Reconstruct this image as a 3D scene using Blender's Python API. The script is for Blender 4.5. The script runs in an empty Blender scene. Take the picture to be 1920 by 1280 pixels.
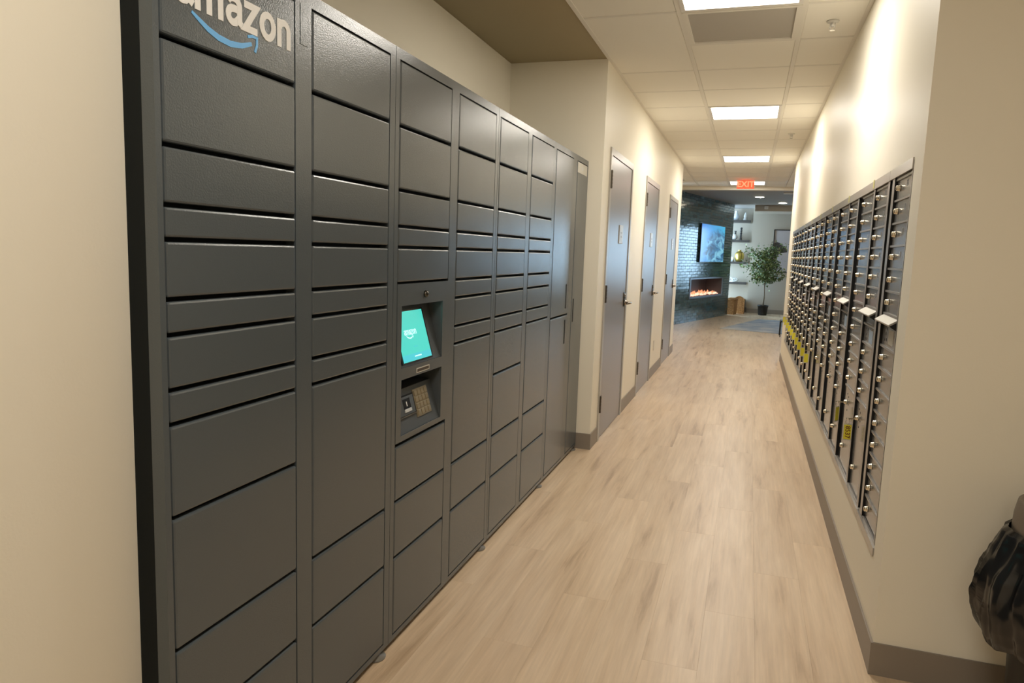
import bpy, bmesh, math, random
from mathutils import Vector, Matrix, noise

scene = bpy.context.scene
COL = scene.collection
random.seed(7)
R = math.radians

# ------------------------------------------------------------------ camera
CAM_H = 1.355
yaw, pit, rol = R(-18.08), R(-7.265), R(2.018)
F = Vector((math.sin(yaw) * math.cos(pit), math.cos(yaw) * math.cos(pit), math.sin(pit)))
Rg = Vector((math.cos(yaw), -math.sin(yaw), 0))
U = Rg.cross(F)
R2 = math.cos(rol) * Rg + math.sin(rol) * U
U2 = -math.sin(rol) * Rg + math.cos(rol) * U
cam = bpy.data.cameras.new('camera')
cam.sensor_width = 36
cam.lens = 36 * 1340 / 1920
cam.clip_start = 0.05
camo = bpy.data.objects.new('camera', cam)
COL.objects.link(camo)
camo.matrix_world = Matrix(((R2.x, U2.x, -F.x, 0), (R2.y, U2.y, -F.y, 0), (R2.z, U2.z, -F.z, CAM_H), (0, 0, 0, 1)))
scene.camera = camo

# ------------------------------------------------------------------ world, exposure
LIGHT = 1.6           # glow of the ceiling panel diffusers
PANEL_W = 4.2        # watts given off by each ceiling panel
PANEL_SPREAD = 180    # beam angle of the panels' prismatic lenses
SKY = 3.3             # daylight behind the lobby windows
scene.view_settings.view_transform = 'Standard'
scene.view_settings.look = 'None'
scene.view_settings.gamma = 1
scene.view_settings.use_curve_mapping = False
scene.view_settings.exposure = 2.14
w = bpy.data.worlds.new('sky')
scene.world = w
w.use_nodes = True
bg = w.node_tree.nodes['Background']
bg.inputs['Color'].default_value = (0.52, 0.76, 1.0, 1)
bg.inputs['Strength'].default_value = SKY

# ------------------------------------------------------------------ materials
MATS = {}


def srgb(r, g, b):
    def c(v):
        v /= 255
        return v / 12.92 if v <= 0.04045 else ((v + 0.055) / 1.055) ** 2.4
    return (c(r), c(g), c(b), 1)


def mat(name, col, rough=0.5, metal=0.0, spec=0.5, emit=None, estr=0.0, bump=None, var=None, coat=0.0):
    """bump=(scale, strength); var=(scale, amount) brightness mottling"""
    m = bpy.data.materials.new(name)
    m.use_nodes = True
    nt = m.node_tree
    b = nt.nodes['Principled BSDF']
    b.inputs['Base Color'].default_value = col
    b.inputs['Roughness'].default_value = rough
    b.inputs['Metallic'].default_value = metal
    b.inputs['Specular IOR Level'].default_value = spec
    b.inputs['Coat Weight'].default_value = coat
    if emit:
        b.inputs['Emission Color'].default_value = emit
        b.inputs['Emission Strength'].default_value = estr
    if bump or var:
        geo = nt.nodes.new('ShaderNodeNewGeometry')
    if bump:
        n = nt.nodes.new('ShaderNodeTexNoise')
        n.inputs['Scale'].default_value = bump[0]
        n.inputs['Detail'].default_value = 3
        nt.links.new(geo.outputs['Position'], n.inputs['Vector'])
        bp = nt.nodes.new('ShaderNodeBump')
        bp.inputs['Strength'].default_value = bump[1]
        bp.inputs['Distance'].default_value = 0.002
        nt.links.new(n.outputs['Fac'], bp.inputs['Height'])
        nt.links.new(bp.outputs['Normal'], b.inputs['Normal'])
    if var:
        n2 = nt.nodes.new('ShaderNodeTexNoise')
        n2.inputs['Scale'].default_value = var[0]
        n2.inputs['Detail'].default_value = 4
        nt.links.new(geo.outputs['Position'], n2.inputs['Vector'])
        mr = nt.nodes.new('ShaderNodeMapRange')
        mr.inputs['From Min'].default_value = 0.3
        mr.inputs['From Max'].default_value = 0.7
        mr.inputs['To Min'].default_value = 1 - var[1]
        mr.inputs['To Max'].default_value = 1 + var[1]
        nt.links.new(n2.outputs['Fac'], mr.inputs['Value'])
        mx = nt.nodes.new('ShaderNodeVectorMath')
        mx.operation = 'SCALE'
        mx.inputs[0].default_value = col[:3]
        nt.links.new(mr.outputs['Result'], mx.inputs['Scale'])
        nt.links.new(mx.outputs['Vector'], b.inputs['Base Color'])
    MATS[name] = m
    return m


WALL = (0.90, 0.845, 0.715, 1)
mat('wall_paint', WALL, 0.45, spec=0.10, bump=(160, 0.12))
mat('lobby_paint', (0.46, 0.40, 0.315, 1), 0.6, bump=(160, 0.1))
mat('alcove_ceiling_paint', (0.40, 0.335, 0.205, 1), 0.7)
mat('baseboard_vinyl', (0.27, 0.23, 0.19, 1), 0.45)
mat('ceiling_tile', (0.95, 0.92, 0.835, 1), 0.9, bump=(400, 0.25))
mat('ceiling_rail', (0.86, 0.83, 0.755, 1), 0.6)
mat('panel_light', (1, 1, 1, 1), 0.5, emit=(1.0, 0.945, 0.84, 1), estr=LIGHT)
mat('lamp_frame', (0.8, 0.78, 0.74, 1), 0.4)
mat('grille', (0.52, 0.49, 0.44, 1), 0.7, bump=(260, 0.5))
mat('locker_paint', (0.088, 0.104, 0.115, 1), 0.20, spec=0.65, bump=(300, 0.22))
mat('locker_carcass', (0.006, 0.009, 0.010, 1), 0.6, spec=0.2)
mat('foot_grey', (0.24, 0.225, 0.20, 1), 0.4)
mat('gap_black', (0.004, 0.004, 0.004, 1), 0.8)
mat('logo_white', (0.90, 0.89, 0.86, 1), 0.5)
mat('logo_blue', (0.16, 0.50, 0.95, 1), 0.45)
mat('recess_plastic', (0.085, 0.098, 0.108, 1), 0.35)
mat('bezel', (0.006, 0.008, 0.012, 1), 0.25)
mat('screen_teal', (0.02, 0.1, 0.09, 1), 0.25, emit=(0.055, 0.50, 0.42, 1), estr=0.300)
mat('screen_bar', (0.02, 0.08, 0.1, 1), 0.25, emit=(0.05, 0.40, 0.44, 1), estr=0.342)
mat('screen_text', (0.1, 0.2, 0.2, 1), 0.4, emit=(0.50, 0.95, 0.85, 1), estr=0.342)
mat('key_gold', (0.42, 0.36, 0.25, 1), 0.35, metal=0.6)
mat('chrome', (0.72, 0.70, 0.66, 1), 0.16, metal=1.0)
mat('dark_chrome', (0.10, 0.095, 0.085, 1), 0.2, metal=1.0)
mat('lever_steel', (0.34, 0.31, 0.28, 1), 0.22, metal=1.0)
mat('bronze', (0.11, 0.095, 0.08, 1), 0.35, metal=0.7)
mat('door_paint', (0.235, 0.215, 0.205, 1), 0.30, spec=0.55, bump=(60, 0.03))
mat('frame_paint', (0.40, 0.375, 0.335, 1), 0.32)
mat('plaque', (0.62, 0.64, 0.65, 1), 0.35)
mat('plaque_text', (0.45, 0.46, 0.47, 1), 0.5)
mat('white_plastic', (0.75, 0.73, 0.68, 1), 0.4)
mat('sticker_white', (0.62, 0.60, 0.53, 1), 0.45)
mat('sticker_yellow', (0.95, 0.84, 0.06, 1), 0.5)
mat('sticker_pale_yellow', (0.62, 0.58, 0.20, 1), 0.5)
mat('sticker_gold', (0.16, 0.13, 0.035, 1), 0.4)
mat('sticker_blue', (0.35, 0.47, 0.62, 1), 0.4)
mat('digit_red', (0.16, 0.02, 0.01, 1), 0.6)
mat('digit_grey', (0.36, 0.37, 0.38, 1), 0.5)
mat('mail_paint', (0.165, 0.16, 0.155, 1), 0.18, spec=0.55, bump=(500, 0.03))
mat('mail_rail', (0.29, 0.275, 0.26, 1), 0.30, metal=0.3)
mat('mail_flange', (0.40, 0.375, 0.34, 1), 0.30, metal=0.5)
mat('brass_lock', (0.74, 0.68, 0.55, 1), 0.22, metal=1.0)
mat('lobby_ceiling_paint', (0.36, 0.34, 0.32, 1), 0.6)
mat('tv_bezel', (0.004, 0.006, 0.014, 1), 0.25)
mat('shelf_wood', (0.07, 0.062, 0.055, 1), 0.4)
mat('white_ceramic', (0.7, 0.68, 0.64, 1), 0.3)
mat('black_ceramic', (0.02, 0.02, 0.02, 1), 0.3)
mat('gold_ceramic', (0.55, 0.40, 0.10, 1), 0.28, metal=0.8)
mat('pot_black', (0.012, 0.013, 0.014, 1), 0.45)
mat('soil', (0.05, 0.035, 0.02, 1), 0.9)
mat('trunk', (0.20, 0.16, 0.11, 1), 0.7)
mat('art_paper', (0.52, 0.47, 0.46, 1), 0.5, var=(1.5, 0.06))
mat('art_dark', (0.05, 0.042, 0.04, 1), 0.5)
mat('frame_black', (0.02, 0.02, 0.02, 1), 0.4)
mat('black_metal', (0.015, 0.016, 0.018, 1), 0.4, metal=0.5)
mat('bag_plastic', (0.010, 0.010, 0.011, 1), 0.22, spec=0.6)
mat('bin_body', (0.015, 0.014, 0.013, 1), 0.5)
mat('bin_collar', (0.20, 0.165, 0.135, 1), 0.45)
mat('fire_metal', (0.17, 0.21, 0.27, 1), 0.35, metal=0.4)
mat('fire_back', (0.10, 0.10, 0.11, 1), 0.5)
mat('ember', (0.3, 0.1, 0.06, 1), 0.5, emit=(1.0, 0.50, 0.36, 1), estr=0.42)
mat('flame', (0.3, 0.12, 0.05, 1), 0.5, emit=(1.0, 0.36, 0.18, 1), estr=0.26)
mat('exit_face', (0.4, 0.02, 0.01, 1), 0.4, emit=(1.0, 0.055, 0.02, 1), estr=0.608)
mat('exit_letter', (0.5, 0.1, 0.06, 1), 0.4, emit=(1.0, 0.20, 0.10, 1), estr=0.494)
mat('downlight_glow', (1, 1, 1, 1), 0.4, emit=(1.0, 0.86, 0.62, 1), estr=15.400)
mat('ground_outside', (0.35, 0.36, 0.36, 1), 0.8)
mat('window_metal', (0.05, 0.05, 0.055, 1), 0.4, metal=0.4)
mat('outlet', (0.72, 0.66, 0.55, 1), 0.4)
mat('grout', (0.10, 0.135, 0.145, 1), 0.7)


def wood_floor():
    m = bpy.data.materials.new('oak_plank')
    m.use_nodes = True
    nt = m.node_tree
    N, L = nt.nodes, nt.links
    b = N['Principled BSDF']
    geo = N.new('ShaderNodeNewGeometry')
    oi = N.new('ShaderNodeObjectInfo')
    add = N.new('ShaderNodeMath'); add.operation = 'ADD'
    L.new(oi.outputs['Random'], add.inputs[0]); L.new(geo.outputs['Random Per Island'], add.inputs[1])
    fr = N.new('ShaderNodeMath'); fr.operation = 'FRACT'
    L.new(add.outputs[0], fr.inputs[0])
    comb = N.new('ShaderNodeCombineXYZ')
    mul = N.new('ShaderNodeMath'); mul.operation = 'MULTIPLY'; mul.inputs[1].default_value = 37.0
    L.new(fr.outputs[0], mul.inputs[0])
    L.new(mul.outputs[0], comb.inputs[0]); L.new(mul.outputs[0], comb.inputs[2])
    va = N.new('ShaderNodeVectorMath'); va.operation = 'ADD'
    L.new(geo.outputs['Position'], va.inputs[0]); L.new(comb.outputs[0], va.inputs[1])

    def nz(scale_xyz, scale, detail, rough=0.55, dist=0.0):
        mp = N.new('ShaderNodeMapping')
        mp.inputs['Scale'].default_value = scale_xyz
        L.new(va.outputs[0], mp.inputs['Vector'])
        n = N.new('ShaderNodeTexNoise')
        n.inputs['Scale'].default_value = scale
        n.inputs['Detail'].default_value = detail
        n.inputs['Roughness'].default_value = rough
        n.inputs['Distortion'].default_value = dist
        L.new(mp.outputs[0], n.inputs['Vector'])
        return n
    broad = nz((13, 1.1, 1), 1.0, 5, 0.6, 0.25)
    fine = nz((90, 3.2, 1), 1.0, 3, 0.6)
    ramp = N.new('ShaderNodeValToRGB')
    cr = ramp.color_ramp
    cr.elements[0].position = 0.30; cr.elements[0].color = (0.47, 0.325, 0.202, 1)
    cr.elements[1].position = 0.66; cr.elements[1].color = (0.74, 0.575, 0.405, 1)
    e = cr.elements.new(0.42); e.color = (0.64, 0.475, 0.315, 1)
    L.new(broad.outputs['Fac'], ramp.inputs['Fac'])
    mr = N.new('ShaderNodeMapRange')
    mr.inputs['From Min'].default_value = 0.3; mr.inputs['From Max'].default_value = 0.7
    mr.inputs['To Min'].default_value = 0.93; mr.inputs['To Max'].default_value = 1.06
    L.new(fine.outputs['Fac'], mr.inputs['Value'])
    mr2 = N.new('ShaderNodeMapRange')
    mr2.inputs['To Min'].default_value = 0.97; mr2.inputs['To Max'].default_value = 1.03
    L.new(fr.outputs[0], mr2.inputs['Value'])
    mm = N.new('ShaderNodeMath'); mm.operation = 'MULTIPLY'
    L.new(mr.outputs[0], mm.inputs[0]); L.new(mr2.outputs[0], mm.inputs[1])
    sc = N.new('ShaderNodeVectorMath'); sc.operation = 'SCALE'
    L.new(ramp.outputs['Color'], sc.inputs[0]); L.new(mm.outputs[0], sc.inputs['Scale'])
    L.new(sc.outputs[0], b.inputs['Base Color'])
    b.inputs['Roughness'].default_value = 0.36
    bp = N.new('ShaderNodeBump'); bp.inputs['Strength'].default_value = 0.12; bp.inputs['Distance'].default_value = 0.002
    L.new(fine.outputs['Fac'], bp.inputs['Height']); L.new(bp.outputs[0], b.inputs['Normal'])
    MATS['oak_plank'] = m


def blue_tile():
    m = bpy.data.materials.new('blue_glazed_tile')
    m.use_nodes = True
    nt = m.node_tree
    N, L = nt.nodes, nt.links
    b = N['Principled BSDF']
    geo = N.new('ShaderNodeNewGeometry')
    ramp = N.new('ShaderNodeValToRGB')
    cr = ramp.color_ramp
    cr.elements[0].position = 0.0; cr.elements[0].color = (0.018, 0.050, 0.062, 1)
    cr.elements[1].position = 1.0; cr.elements[1].color = (0.060, 0.125, 0.145, 1)
    e = cr.elements.new(0.55); e.color = (0.034, 0.084, 0.098, 1)
    L.new(geo.outputs['Random Per Island'], ramp.inputs['Fac'])
    L.new(ramp.outputs[0], b.inputs['Base Color'])
    b.inputs['Roughness'].default_value = 0.16
    n = N.new('ShaderNodeTexNoise'); n.inputs['Scale'].default_value = 14
    L.new(geo.outputs['Position'], n.inputs['Vector'])
    bp = N.new('ShaderNodeBump'); bp.inputs['Strength'].default_value = 0.25; bp.inputs['Distance'].default_value = 0.003
    L.new(n.outputs['Fac'], bp.inputs['Height']); L.new(bp.outputs[0], b.inputs['Normal'])
    MATS['blue_tile'] = m


def tv_image():
    m = bpy.data.materials.new('tv_picture')
    m.use_nodes = True
    nt = m.node_tree
    N, L = nt.nodes, nt.links
    b = N['Principled BSDF']
    tc = N.new('ShaderNodeTexCoord')
    sx = N.new('ShaderNodeSeparateXYZ')
    L.new(tc.outputs['Generated'], sx.inputs[0])
    n = N.new('ShaderNodeTexNoise'); n.inputs['Scale'].default_value = 5.5; n.inputs['Detail'].default_value = 6
    n.inputs['Distortion'].default_value = 1.2
    L.new(tc.outputs['Generated'], n.inputs['Vector'])
    reef = N.new('ShaderNodeValToRGB')
    cr = reef.color_ramp
    cr.elements[0].position = 0.36; cr.elements[0].color = (0.012, 0.045, 0.12, 1)
    cr.elements[1].position = 0.66; cr.elements[1].color = (0.20, 0.50, 0.66, 1)
    e = cr.elements.new(0.5); e.color = (0.045, 0.17, 0.33, 1)
    L.new(n.outputs['Fac'], reef.inputs['Fac'])
    water = N.new('ShaderNodeMix'); water.data_type = 'RGBA'
    water.inputs['A'].default_value = (0.025, 0.17, 0.60, 1)
    water.inputs['B'].default_value = (0.05, 0.42, 0.66, 1)
    L.new(sx.outputs['X'], water.inputs['Factor'])
    # reef mound: lower right
    d = N.new('ShaderNodeVectorMath'); d.operation = 'DISTANCE'
    d.inputs[1].default_value = (0.70, 0.0, 0.30)
    L.new(tc.outputs['Generated'], d.inputs[0])
    ad = N.new('ShaderNodeMath'); ad.operation = 'MULTIPLY_ADD'
    ad.inputs[1].default_value = 0.35
    L.new(n.outputs['Fac'], ad.inputs[0]); L.new(d.outputs['Value'], ad.inputs[2])
    mr = N.new('ShaderNodeMapRange')
    mr.inputs['From Min'].default_value = 0.78; mr.inputs['From Max'].default_value = 0.60
    L.new(ad.outputs[0], mr.inputs['Value'])
    mx = N.new('ShaderNodeMix'); mx.data_type = 'RGBA'
    L.new(mr.outputs[0], mx.inputs['Factor'])
    L.new(water.outputs['Result'], mx.inputs['A']); L.new(reef.outputs[0], mx.inputs['B'])
    b.inputs['Base Color'].default_value = (0.01, 0.01, 0.01, 1)
    b.inputs['Roughness'].default_value = 0.2
    L.new(mx.outputs['Result'], b.inputs['Emission Color'])
    b.inputs['Emission Strength'].default_value = 0.24
    MATS['tv_picture'] = m


def ramp_mat(name, coords_scale, stops, rough, scale=1.0, detail=4, bump=0.0, per_island=False):
    m = bpy.data.materials.new(name)
    m.use_nodes = True
    nt = m.node_tree
    N, L = nt.nodes, nt.links
    b = N['Principled BSDF']
    geo = N.new('ShaderNodeNewGeometry')
    mp = N.new('ShaderNodeMapping'); mp.inputs['Scale'].default_value = coords_scale
    L.new(geo.outputs['Position'], mp.inputs['Vector'])
    n = N.new('ShaderNodeTexNoise'); n.inputs['Scale'].default_value = scale; n.inputs['Detail'].default_value = detail
    L.new(mp.outputs[0], n.inputs['Vector'])
    rp = N.new('ShaderNodeValToRGB')
    cr = rp.color_ramp
    cr.elements[0].position, cr.elements[0].color = stops[0]
    cr.elements[1].position, cr.elements[1].color = stops[-1]
    for s in stops[1:-1]:
        e = cr.elements.new(s[0]); e.color = s[1]
    L.new(geo.outputs['Random Per Island'] if per_island else n.outputs['Fac'], rp.inputs['Fac'])
    L.new(rp.outputs[0], b.inputs['Base Color'])
    b.inputs['Roughness'].default_value = rough
    if bump:
        bp = N.new('ShaderNodeBump'); bp.inputs['Strength'].default_value = bump; bp.inputs['Distance'].default_value = 0.01
        L.new(n.outputs['Fac'], bp.inputs['Height']); L.new(bp.outputs[0], b.inputs['Normal'])
    MATS[name] = m


def glass():
    m = bpy.data.materials.new('window_glass')
    m.use_nodes = True
    nt = m.node_tree
    N, L = nt.nodes, nt.links
    out = N['Material Output']
    N.remove(N['Principled BSDF'])
    t = N.new('ShaderNodeBsdfTransparent'); t.inputs['Color'].default_value = (0.93, 0.96, 0.97, 1)
    g = N.new('ShaderNodeBsdfGlossy'); g.inputs['Roughness'].default_value = 0.02
    mx = N.new('ShaderNodeMixShader'); mx.inputs[0].default_value = 0.06
    L.new(t.outputs[0], mx.inputs[1]); L.new(g.outputs[0], mx.inputs[2]); L.new(mx.outputs[0], out.inputs['Surface'])
    MATS['glass'] = m


wood_floor(); blue_tile(); tv_image(); glass()
ramp_mat('rug_pile', (1, 1, 1), [(0.32, (0.26, 0.32, 0.42, 1)), (0.5, (0.40, 0.44, 0.49, 1)), (0.68, (0.56, 0.55, 0.53, 1))], 0.95, 2.2, 6, 0.4)
ramp_mat('leaf_green', (1, 1, 1), [(0.0, (0.050, 0.090, 0.026, 1)), (0.6, (0.120, 0.185, 0.055, 1)), (1.0, (0.32, 0.38, 0.14, 1))], 0.45, per_island=True)
ramp_mat('wicker_light', (40, 40, 90), [(0.35, (0.26, 0.12, 0.035, 1)), (0.65, (0.55, 0.30, 0.11, 1))], 0.7, 1.0, 3, 0.6)
ramp_mat('wicker_dark', (40, 40, 90), [(0.35, (0.12, 0.055, 0.02, 1)), (0.65, (0.28, 0.15, 0.06, 1))], 0.7, 1.0, 3, 0.6)


# ------------------------------------------------------------------ mesh helpers
class MB:
    def __init__(self):
        self.v, self.f, self.m = [], [], []

    def quad(self, pts, mi=0):
        i = len(self.v)
        self.v += [tuple(p) for p in pts]
        self.f.append(tuple(range(i, i + len(pts))))
        self.m.append(mi)

    def box(self, x0, x1, y0, y1, z0, z1, mi=0, front=None, fmi=0):
        """front: one of '-x','+x' whose face takes material fmi"""
        x0, x1 = min(x0, x1), max(x0, x1)
        y0, y1 = min(y0, y1), max(y0, y1)
        z0, z1 = min(z0, z1), max(z0, z1)
        i = len(self.v)
        self.v += [(x0, y0, z0), (x1, y0, z0), (x1, y1, z0), (x0, y1, z0), (x0, y0, z1), (x1, y0, z1), (x1, y1, z1), (x0, y1, z1)]
        fs = {'-z': (0, 3, 2, 1), '+z': (4, 5, 6, 7), '-y': (0, 1, 5, 4), '+x': (1, 2, 6, 5), '+y': (2, 3, 7, 6), '-x': (3, 0, 4, 7)}
        for k, q in fs.items():
            self.f.append(tuple(i + a for a in q))
            self.m.append(fmi if (front and k in front) else mi)

    def prism(self, poly, axis, a, b, mi=0):
        """2D polygon extruded along axis ('x': poly is (y,z), 'y': (x,z), 'z': (x,y))"""
        def p3(q, t):
            return {'x': (t, q[0], q[1]), 'y': (q[0], t, q[1]), 'z': (q[0], q[1], t)}[axis]
        i = len(self.v)
        n = len(poly)
        self.v += [p3(q, a) for q in poly] + [p3(q, b) for q in poly]
        self.f.append(tuple(i + k for k in range(n))); self.m.append(mi)
        self.f.append(tuple(i + n + k for k in reversed(range(n)))); self.m.append(mi)
        for k in range(n):
            j = (k + 1) % n
            self.f.append((i + k, i + n + k, i + n + j, i + j)); self.m.append(mi)

    def lathe(self, prof, seg=16, c=(0, 0, 0), axis='z', mi=0, jitter=None):
        i = len(self.v)
        for r, h in prof:
            for k in range(seg):
                a = 2 * math.pi * k / seg
                rr = r * (jitter(a, h) if jitter else 1)
                p = (rr * math.cos(a), rr * math.sin(a), h)
                if axis == 'x':
                    p = (h, rr * math.cos(a), rr * math.sin(a))
                self.v.append((p[0] + c[0], p[1] + c[1], p[2] + c[2]))
        for j in range(len(prof) - 1):
            for k in range(seg):
                k2 = (k + 1) % seg
                self.f.append((i + j * seg + k, i + j * seg + k2, i + (j + 1) * seg + k2, i + (j + 1) * seg + k)); self.m.append(mi)
        self.f.append(tuple(i + k for k in reversed(range(seg)))); self.m.append(mi)
        t = i + (len(prof) - 1) * seg
        self.f.append(tuple(t + k for k in range(seg))); self.m.append(mi)

    def tube(self, pts, rad, seg=8, mi=0):
        pts = [Vector(p) for p in pts]
        i = len(self.v)
        for k, p in enumerate(pts):
            d = (pts[min(k + 1, len(pts) - 1)] - pts[max(k - 1, 0)]).normalized()
            up = Vector((0, 0, 1)) if abs(d.z) < 0.9 else Vector((1, 0, 0))
            a = d.cross(up).normalized(); b = d.cross(a)
            r = rad[k] if isinstance(rad, (list, tuple)) else rad
            for s in range(seg):
                t = 2 * math.pi * s / seg
                self.v.append(tuple(p + r * (math.cos(t) * a + math.sin(t) * b)))
        for k in range(len(pts) - 1):
            for s in range(seg):
                s2 = (s + 1) % seg
                self.f.append((i + k * seg + s, i + k * seg + s2, i + (k + 1) * seg + s2, i + (k + 1) * seg + s)); self.m.append(mi)
        self.f.append(tuple(i + s for s in reversed(range(seg)))); self.m.append(mi)
        t = i + (len(pts) - 1) * seg
        self.f.append(tuple(t + s for s in range(seg))); self.m.append(mi)

    def mesh(self, name, mats=(), smooth=False, fix=True):
        me = bpy.data.meshes.new(name)
        me.from_pydata(self.v, [], self.f)
        for m in mats:
            me.materials.append(MATS[m])
        me.polygons.foreach_set('material_index', self.m)
        if fix:
            bm = bmesh.new(); bm.from_mesh(me)
            bmesh.ops.recalc_face_normals(bm, faces=bm.faces)
            bm.to_mesh(me); bm.free()
        if smooth:
            me.polygons.foreach_set('use_smooth', [True] * len(me.polygons))
        me.update()
        return me


CACHE = {}


def cbox(sx, sy, sz, bev, m, seg=2):
    """bevelled box centred on the origin, shared between alike pieces"""
    key = (round(sx, 4), round(sy, 4), round(sz, 4), bev, m, seg)
    if key not in CACHE:
        bm = bmesh.new()
        bmesh.ops.create_cube(bm, size=1)
        for v in bm.verts:
            v.co = Vector((v.co.x * sx, v.co.y * sy, v.co.z * sz))
        if bev:
            bmesh.ops.bevel(bm, geom=bm.edges[:] + bm.verts[:], offset=bev, segments=seg, affect='EDGES', profile=0.5)
        me = bpy.data.meshes.new('bevelled_box')
        bm.to_mesh(me); bm.free()
        me.materials.append(MATS[m])
        CACHE[key] = me
    return CACHE[key]


def put(name, me, parent=None, loc=(0, 0, 0), rot=None):
    o = bpy.data.objects.new(name, me)
    COL.objects.link(o)
    o.location = loc
    if rot:
        o.rotation_euler = rot
    if parent:
        o.parent = parent
    return o


def box(name, m, x0, x1, y0, y1, z0, z1, parent=None, bev=0.0, seg=1):
    return put(name, cbox(abs(x1 - x0), abs(y1 - y0), abs(z1 - z0), bev, m, seg), parent, ((x0 + x1) / 2, (y0 + y1) / 2, (z0 + z1) / 2))


def tag(o, label, cat, group=None):
    o['label'] = label
    o['category'] = cat
    if group:
        o['group'] = group
    return o


def thing(name, label, cat, loc=(0, 0, 0), rz=0, group=None):
    o = bpy.data.objects.new(name, None)
    o.empty_display_size = 0.1
    COL.objects.link(o)
    o.location = loc
    o.rotation_euler = (0, 0, rz)
    return tag(o, label, cat, group)


def struct(o):
    o['kind'] = 'structure'
    return o


def stuff(o):
    o['kind'] = 'stuff'
    return o


def text_mesh(s, size, m, extrude=0.0008, offset=0.0, space=1.0):
    cu = bpy.data.curves.new('lettering', 'FONT')
    cu.body = s; cu.size = size; cu.extrude = extrude; cu.offset = offset; cu.space_character = space
    cu.align_x = 'CENTER'; cu.align_y = 'CENTER'
    cu.resolution_u = 3
    o = bpy.data.objects.new('lettering', cu)
    COL.objects.link(o)
    dg = bpy.context.evaluated_depsgraph_get()
    me = bpy.data.meshes.new_from_object(o.evaluated_get(dg))
    bpy.data.objects.remove(o)
    me.materials.clear(); me.materials.append(MATS[m])
    return me


# key positions
XR, XD, XL, XLW = 0.478, -0.968, -1.064, -1.138
XB = -1.635            # back of the locker alcove
ZC = 2.61
Y_RET = 4.775          # far return of the alcove
Y_LEND, Y_REND = 10.35, 10.25
Y_FACE = 2.5           # end face of the mailbox wall
Y_ACT = 13.44

# ------------------------------------------------------------------ floor
fl = MB()
fl.box(-2.4, 4.7, -3.6, 20, -0.08, -0.006)
floor = struct(put('floor', fl.mesh('floor', ['oak_plank'])))
PW, PL = 0.182, 1.22
cols = [(-1.16 + PW * k) for k in range(-5, 31)]
plank_mesh = cbox(PW - 0.0002, PL - 0.0003, 0.012, 0.0003, 'oak_plank', 1)
rest = MB()
for ci, x in enumerate(cols):
    off = (ci * 0.43) % PL
    for k in range(-3, 17):
        y = -2.0 + off + k * PL
        xc, yc = x + PW / 2, y + PL / 2
        corridor = -1.25 < xc < 0.55 and 0.4 < yc < 11.2
        near = 0.4 < xc < 1.6 and 0.4 < yc < 2.6
        lobby = -1.75 < xc < 1.2 and 10.0 < yc < 16.0
        if corridor or near or lobby:
            put('plank', plank_mesh, floor, (xc, yc, -0.006))
        elif yc > 9.5 or (yc < 2.6 and xc > -1.2):
            rest.box(x + 0.0005, x + PW - 0.0005, y + 0.0005, y + PL - 0.0005, -0.012, 0.0)
stuff(put('plank_field', rest.mesh('plank_field', ['oak_plank']), floor))

# ------------------------------------------------------------------ ceiling
cs = MB()
cs.box(-2.4, 4.7, -3.6, 20.0, ZC + 0.025, ZC + 0.10)
ceiling = struct(put('ceiling', cs.mesh('ceiling', ['ceiling_tile'])))
# gypsum lid over the locker alcove and over the room behind the camera
box('alcove_ceiling', 'alcove_ceiling_paint', XB - 0.05, XD, -3.5, Y_RET + 0.02, ZC, ZC + 0.024, ceiling)
G0, GS = 3.95, 0.61
rows = [G0 + GS * k for k in range(-12, 16)] + [Y_ACT]
LIGHT_ROWS = [G0 + GS * k for k in (-11, -6, -1, 4, 9, 14)]
GRILLE_ROW = G0
colx = [(-2.188, -1.578), (-1.578, XD), (XD, -0.442), (-0.442, 0.168), (0.168, XR), (XR, 1.088), (1.088, 1.698), (1.698, 2.308), (2.308, 2.918)]


def near_in(y, lst):
    return any(abs(y - q) < 0.02 for q in lst)


skip_merge = False
for cx, (x0, x1) in enumerate(colx):
    j = 0
    while j < len(rows) - 1:
        y0, y1 = rows[j], rows[j + 1]
        j += 1
        if cx == 2 and abs(y0 - G0) < 0.02:       # one long tile beside the grille
            y1 = rows[j + 1 - 0]
            j += 1
        if cx < 2 and y0 < Y_LEND - 0.4:
            continue
        if cx > 4 and (y0 > 2.2) and (y0 < Y_REND - 0.4):
            continue
        if cx == 3 and (near_in(y0, LIGHT_ROWS) or near_in(y0, [GRILLE_ROW])):
            continue
        if y1 < 0 and cx not in (2, 3, 4):
            pass
        box('ceiling_tile', 'ceiling_tile', x0 + 0.011, x1 - 0.011, y0 + 0.010, y1 - 0.010, ZC - 0.002, ZC + 0.014, ceiling, 0.004)
# suspension rails
for x, a, b in ((XD + 0.008, rows[0], Y_ACT), (-0.442, rows[0], Y_ACT), (0.168, rows[0], Y_ACT), (XR - 0.008, Y_FACE, Y_ACT), (-1.578, Y_LEND, Y_ACT), (1.088, Y_REND, Y_ACT), (1.698, Y_REND, Y_ACT), (2.308, Y_REND, Y_ACT)):
    box('ceiling_rail', 'ceiling_rail', x - 0.0125, x + 0.0125, a, b, ZC - 0.0045, ZC + 0.02, ceiling)
for y in rows:
    a, b = (XD, XR)
    if y > Y_LEND - 0.1:
        a, b = -2.18, 2.9
    for (x0, x1) in colx:
        if x0 < a - 0.01 or x1 > b + 0.02:
            continue
        if abs(y - (G0 + GS)) < 0.02 and x1 < -0.4 and x0 > -1:
            continue
        box('cross_rail', 'ceiling_rail', x0 + 0.012, x1 - 0.012, y - 0.0115, y + 0.0115, ZC - 0.0032, ZC + 0.02, ceiling)


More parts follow.
